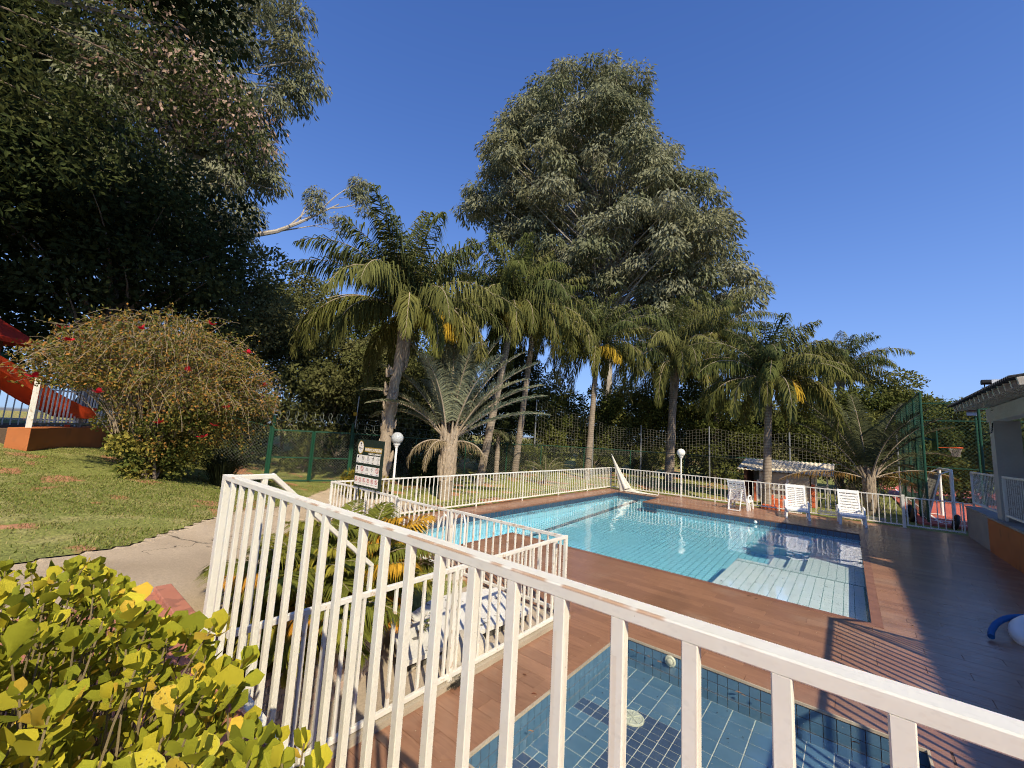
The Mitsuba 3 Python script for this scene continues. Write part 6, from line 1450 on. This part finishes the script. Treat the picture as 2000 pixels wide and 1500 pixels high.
# lower skirt of broader green and yellow leaves
Cs = np.array([[hb[0] + (.35 + .25 * z) * math.cos(a) * r, hb[1] + (.4 + .32 * z) * math.sin(a) * r, hz + z] for a, r, z in zip(rg.uniform(0, 6.28, 60), rg.uniform(.2, 1.15, 60), rg.uniform(.12, 1.6, 60))])
v2, f2, c2 = clump_leaves(rg, Cs, np.full(60, .23), 130, .085, .062, 'broad', [(.12, .145, .035), (.17, .18, .045), (.38, .32, .07), (.10, .12, .03)])
put(t + '__foliage', (np.vstack([v, v2]), np.vstack([f, f2 + len(v)])), 'leaf', color=np.vstack([col, c2]))
for p in FL[:10] + [np.array([hb[0] + 1.35 * math.sqrt(max(.08, 1 - ((u) / 2.3) ** 2)) * .95, hb[1] + u, hz + z]) for u, z in ((-1.6, 2.6), (-.7, 3.0), (.4, 3.35), (1.2, 2.9), (1.7, 2.2), (-1.1, 1.7), (-.2, 1.2), (.55, .95), (.75, 1.2), (-1.9, 1.9), (.1, 2.3), (.9, 1.6))]:
    m = M()
    for k in range(5):
        a = k * 1.2566 + rg.uniform(0, .3); ax = nrm(rand_dirs(rg, 1)[0] * .2 + [.6 * math.cos(a) + .5, .6 * math.sin(a) - .2, .3]); s = nrm(np.cross(ax, [.3, .2, .9])); b = np.asarray(p)
        m.add([b, b + ax * .065 + s * .045, b + ax * .115 + s * .02, b + ax * .115 - s * .02, b + ax * .065 - s * .045], [[0, 1, 2], [0, 2, 3], [0, 3, 4]], (.52, .022, .040))
    put(t + '__flower', m, 'leaf')
rg = np.random.default_rng(62); m = M()
tx, ty = -12.35, 3.45; tz = gz_at(tx, ty)
for k in range(520):
    a = rg.uniform(0, 6.28); sp = rg.random() ** .7 * .9; L = rg.uniform(.6, 1.15); h = np.array([math.cos(a), math.sin(a), 0]); n = np.array([-h[1], h[0], 0]) * .008
    b = np.array([tx, ty, tz]) + h * rg.uniform(0, .16); mid = b + (h * sp * .45 + [0, 0, .55]) * L; tip = mid + (h * sp * .6 + [0, 0, .38 - .35 * sp]) * L
    m.add([b - n, b + n, mid - n, mid + n, tip], [[0, 1, 3], [0, 3, 2], [2, 3, 4]], np.array([.060, .066, .030]) * rg.uniform(.6, 1.4))
single('spiky_tuft', m, 'leaf', 'dark spiky tuft of long grass right of the hibiscus bush', 'plant')

# ------------------------------------------------------------ shrub with large round leaves in the foreground
rg = np.random.default_rng(71)
t = thing('round_leaf_shrub', 'shrub with big glossy yellow green round leaves in the near corner, nearest plant', 'shrub')
def obovate(L, W, cup, curl, seed):
    """one thick rounded leaf along +x, its upper face to +z"""
    s = np.linspace(0, 1, 9); w = W * np.array([.05, .09, .20, .34, .46, .50, .46, .32, .0]); y = np.array([-1, -.5, 0, .5, 1.0])
    X = s[:, None] * L * np.ones(5); Y = w[:, None] * y
    X = X - (1 - np.abs(y))[None] * 0 - 0.03 * L * (np.abs(y)[None] ** 2) * (s[:, None] > .95)
    Z = cup * W * (np.abs(y)[None] ** 1.6) * (w[:, None] / W) * 1.3 - curl * L * s[:, None] ** 2 * .5 + .012 * L * np.sin(5 * s[:, None] + seed) * y
    v = np.stack([X, Y, Z], -1).reshape(-1, 3)
    i, j = np.meshgrid(np.arange(8), np.arange(4), indexing='ij')
    q = np.stack([i * 5 + j, (i + 1) * 5 + j, (i + 1) * 5 + j + 1, i * 5 + j + 1], -1).reshape(-1, 4)
    return v, np.vstack([q[:, [0, 1, 2]], q[:, [0, 2, 3]]])
def leafpaint(a, b, s):
    def fn(p, n, uv):
        v = dr.abs(uv.y - 0.5) * 2
        rib = sstep(0.06, 0.02, v) * 0.6
        edge = sstep(0.80, 0.97, v)
        bl = fbm(p.x * 55 + s, p.y * 55, p.z * 55, 3)
        c = mix(a, b, bl * 0.9 + 0.15 * uv.x)
        c = mix(c, (0.50, 0.48, 0.12), rib * 0.65 + edge * 0.55)
        side = dr.abs(dr.sin((uv.x * 9.0 - v * 2.2) * 3.14159))
        c = mix(c, (0.46, 0.45, 0.10), sstep(0.16, 0.03, side) * 0.28)
        c = mix(c, (0.10, 0.07, 0.02), sstep(0.76, 0.82, noise(p.x * 210, p.y * 210, p.z * 210)) * 0.7)
        return c
    return fn
for k, (a, b) in enumerate([((0.275, 0.290, 0.026), (0.385, 0.385, 0.042)), ((0.450, 0.415, 0.034), (0.585, 0.500, 0.058)), ((0.200, 0.225, 0.024), (0.285, 0.300, 0.036)), ((0.58, 0.41, 0.045), (0.68, 0.47, 0.07))]):
    scene[f'round_leaf_{k}'] = {'type': 'principledthin', 'base_color': proc(leafpaint(a, b, 3.1 * k)), 'roughness': 0.38, 'diff_trans': 0.45, 'eta': 1.45}
LS = []
for k in range(8):
    L, W = [(1, .95), (1, .85), (1, .74), (1, .80), (1, .9), (1, .70), (1, .82), (1, .66)][k]
    v, f = obovate(L, W, rg.uniform(.06, .28), rg.uniform(-.05, .25), k)
    s = np.repeat(np.linspace(0, 1, 9), 5); y = np.tile([0, .25, .5, .75, 1.0], 9)
    LS.append((v, f, np.stack([s, y], 1)))
def leaf_shape(k, mt): return mikit.ply(trimesh.Trimesh(LS[k][0], LS[k][1], process=False), mt, smooth=True, uv=LS[k][2])
LOW = []
for v, f, uv in LS:
    i, j = np.meshgrid(np.arange(4), np.arange(2), indexing='ij')
    q = np.stack([i * 3 + j, (i + 1) * 3 + j, (i + 1) * 3 + j + 1, i * 3 + j + 1], -1).reshape(-1, 4)
    LOW.append((v.reshape(9, 5, 3)[::2, ::2].reshape(-1, 3), np.vstack([q[:, [0, 1, 2]], q[:, [0, 2, 3]]])))
shapes = {}
ros = []
tries = 0
while len(ros) < 900 and tries < 60000:
    tries += 1
    x, y = rg.uniform(-2.75, -0.62), rg.uniform(-0.75, 0.60)
    top = 1.835 + 0.07 * math.sin(2.1 * x + 1) * math.cos(3 * y) + 0.05 * max(0, x + 1.5) - 0.22 * max(0, y - 0.28) / .3 + (-0.02 if x > -1.2 else 0) - 0.16 * max(0, -1.7 - x)
    z = top - rg.random() ** 1.5 * 0.46
    if math.hypot(x, y) < 0.80: continue
    if y > 0.40 + 0.12 * (x + 2.2) / 1.5 + .08: continue
    if any((x - a) ** 2 + (y - b) ** 2 + (z - c) ** 2 < 0.056 ** 2 for a, b, c in ros): continue
    ros.append((x, y, z))
ros += [(-0.86, 0.36, 1.70), (-0.80, 0.45, 1.66), (-1.36, 0.50, 1.72), (-1.55, 0.47, 1.76)]
tw = M(); far_v, far_f, far_c, cnt = [], [], [], 0
allleaf = []
for x, y, z in ros:
    o = np.array([x, y, z]); rootp = np.array([x * .97 - .05, y * .95 - .06, 0.95])
    limb(tw, rootp + rg.normal(size=3) * [.1, .1, 0], o, 0.0055, 0.0022, 0.02, 7, 5, rg)
    axis = nrm([rg.normal(0.16, .26), rg.normal(-0.10, .26), 1.0]); nlf = rg.integers(6, 10)
    for k in range(nlf):
        q = k / nlf; a = k * 2.3 + rg.normal(0, .3); tilt = 0.25 + 0.80 * q + rg.normal(0, .15)
        e1 = nrm(np.cross(axis, [1, .2, 0])); e2 = np.cross(axis, e1)
        out = math.cos(a) * e1 + math.sin(a) * e2
        d = nrm(axis * math.cos(tilt) + out * math.sin(tilt)); up = nrm(axis * math.sin(tilt) - out * math.cos(tilt))
        if rg.random() < .25: up = nrm(up + rand_dirs(rg, 1)[0] * .5); up = nrm(up - d * (up @ d))
        s = np.cross(up, d); L = rg.uniform(.047, .074) * (0.68 + 0.40 * q) * (1.12 if rg.random() < .12 else 1)
        b = o + axis * (-0.012 * k * .8) + out * .004
        allleaf.append((np.linalg.norm(b + d * L * .5 - EYE) / L - (0.0 if up[2] > -.2 else 2), b, d, s, up, L))
allleaf.sort(key=lambda q: q[0])
for i, (_, b, d, s, up, L) in enumerate(allleaf):
    k = int(rg.integers(8)); mt = int(rg.choice(4, p=[.40, .34, .20, .06])); L *= rg.choice([.62, .8, 1.0, 1.12], p=[.12, .22, .46, .20]); L *= 1.5 if rg.random() < .05 else 1.0
    if i < 300 and np.linalg.norm(b - EYE) < 9:
        if (k, mt) not in shapes: shapes[k, mt] = leaf_shape(k, f'round_leaf_{mt}')
        X = np.eye(4); X[:3, 0], X[:3, 1], X[:3, 2], X[:3, 3] = d * L, s * L, up * L, b
        copy(t + '__leaf', shapes[k, mt], T(X.tolist()))
    else:
        v, f = LOW[k]; far_v.append(b + (v[:, :1] * d + v[:, 1:2] * s + v[:, 2:] * up) * L); far_f.append(f + cnt); cnt += len(v)
        far_c.append(np.broadcast_to(np.array([(.33, .335, .034), (.52, .46, .045), (.24, .26, .03), (.64, .44, .06)][mt]) * rg.uniform(.85, 1.15), v.shape))
if far_v: put(t + '__inner_leaves', (np.vstack(far_v), np.vstack(far_f)), 'leaf_gloss', smooth=True, color=np.vstack(far_c), kind='stuff')
put(t + '__stem', tw, 'shrub_stem', smooth=50, kind='stuff')

print('triangles', sum(len(meshkit.WRITTEN[d['filename']][1]) for d in scene.values() if d.get('type') == 'ply'))
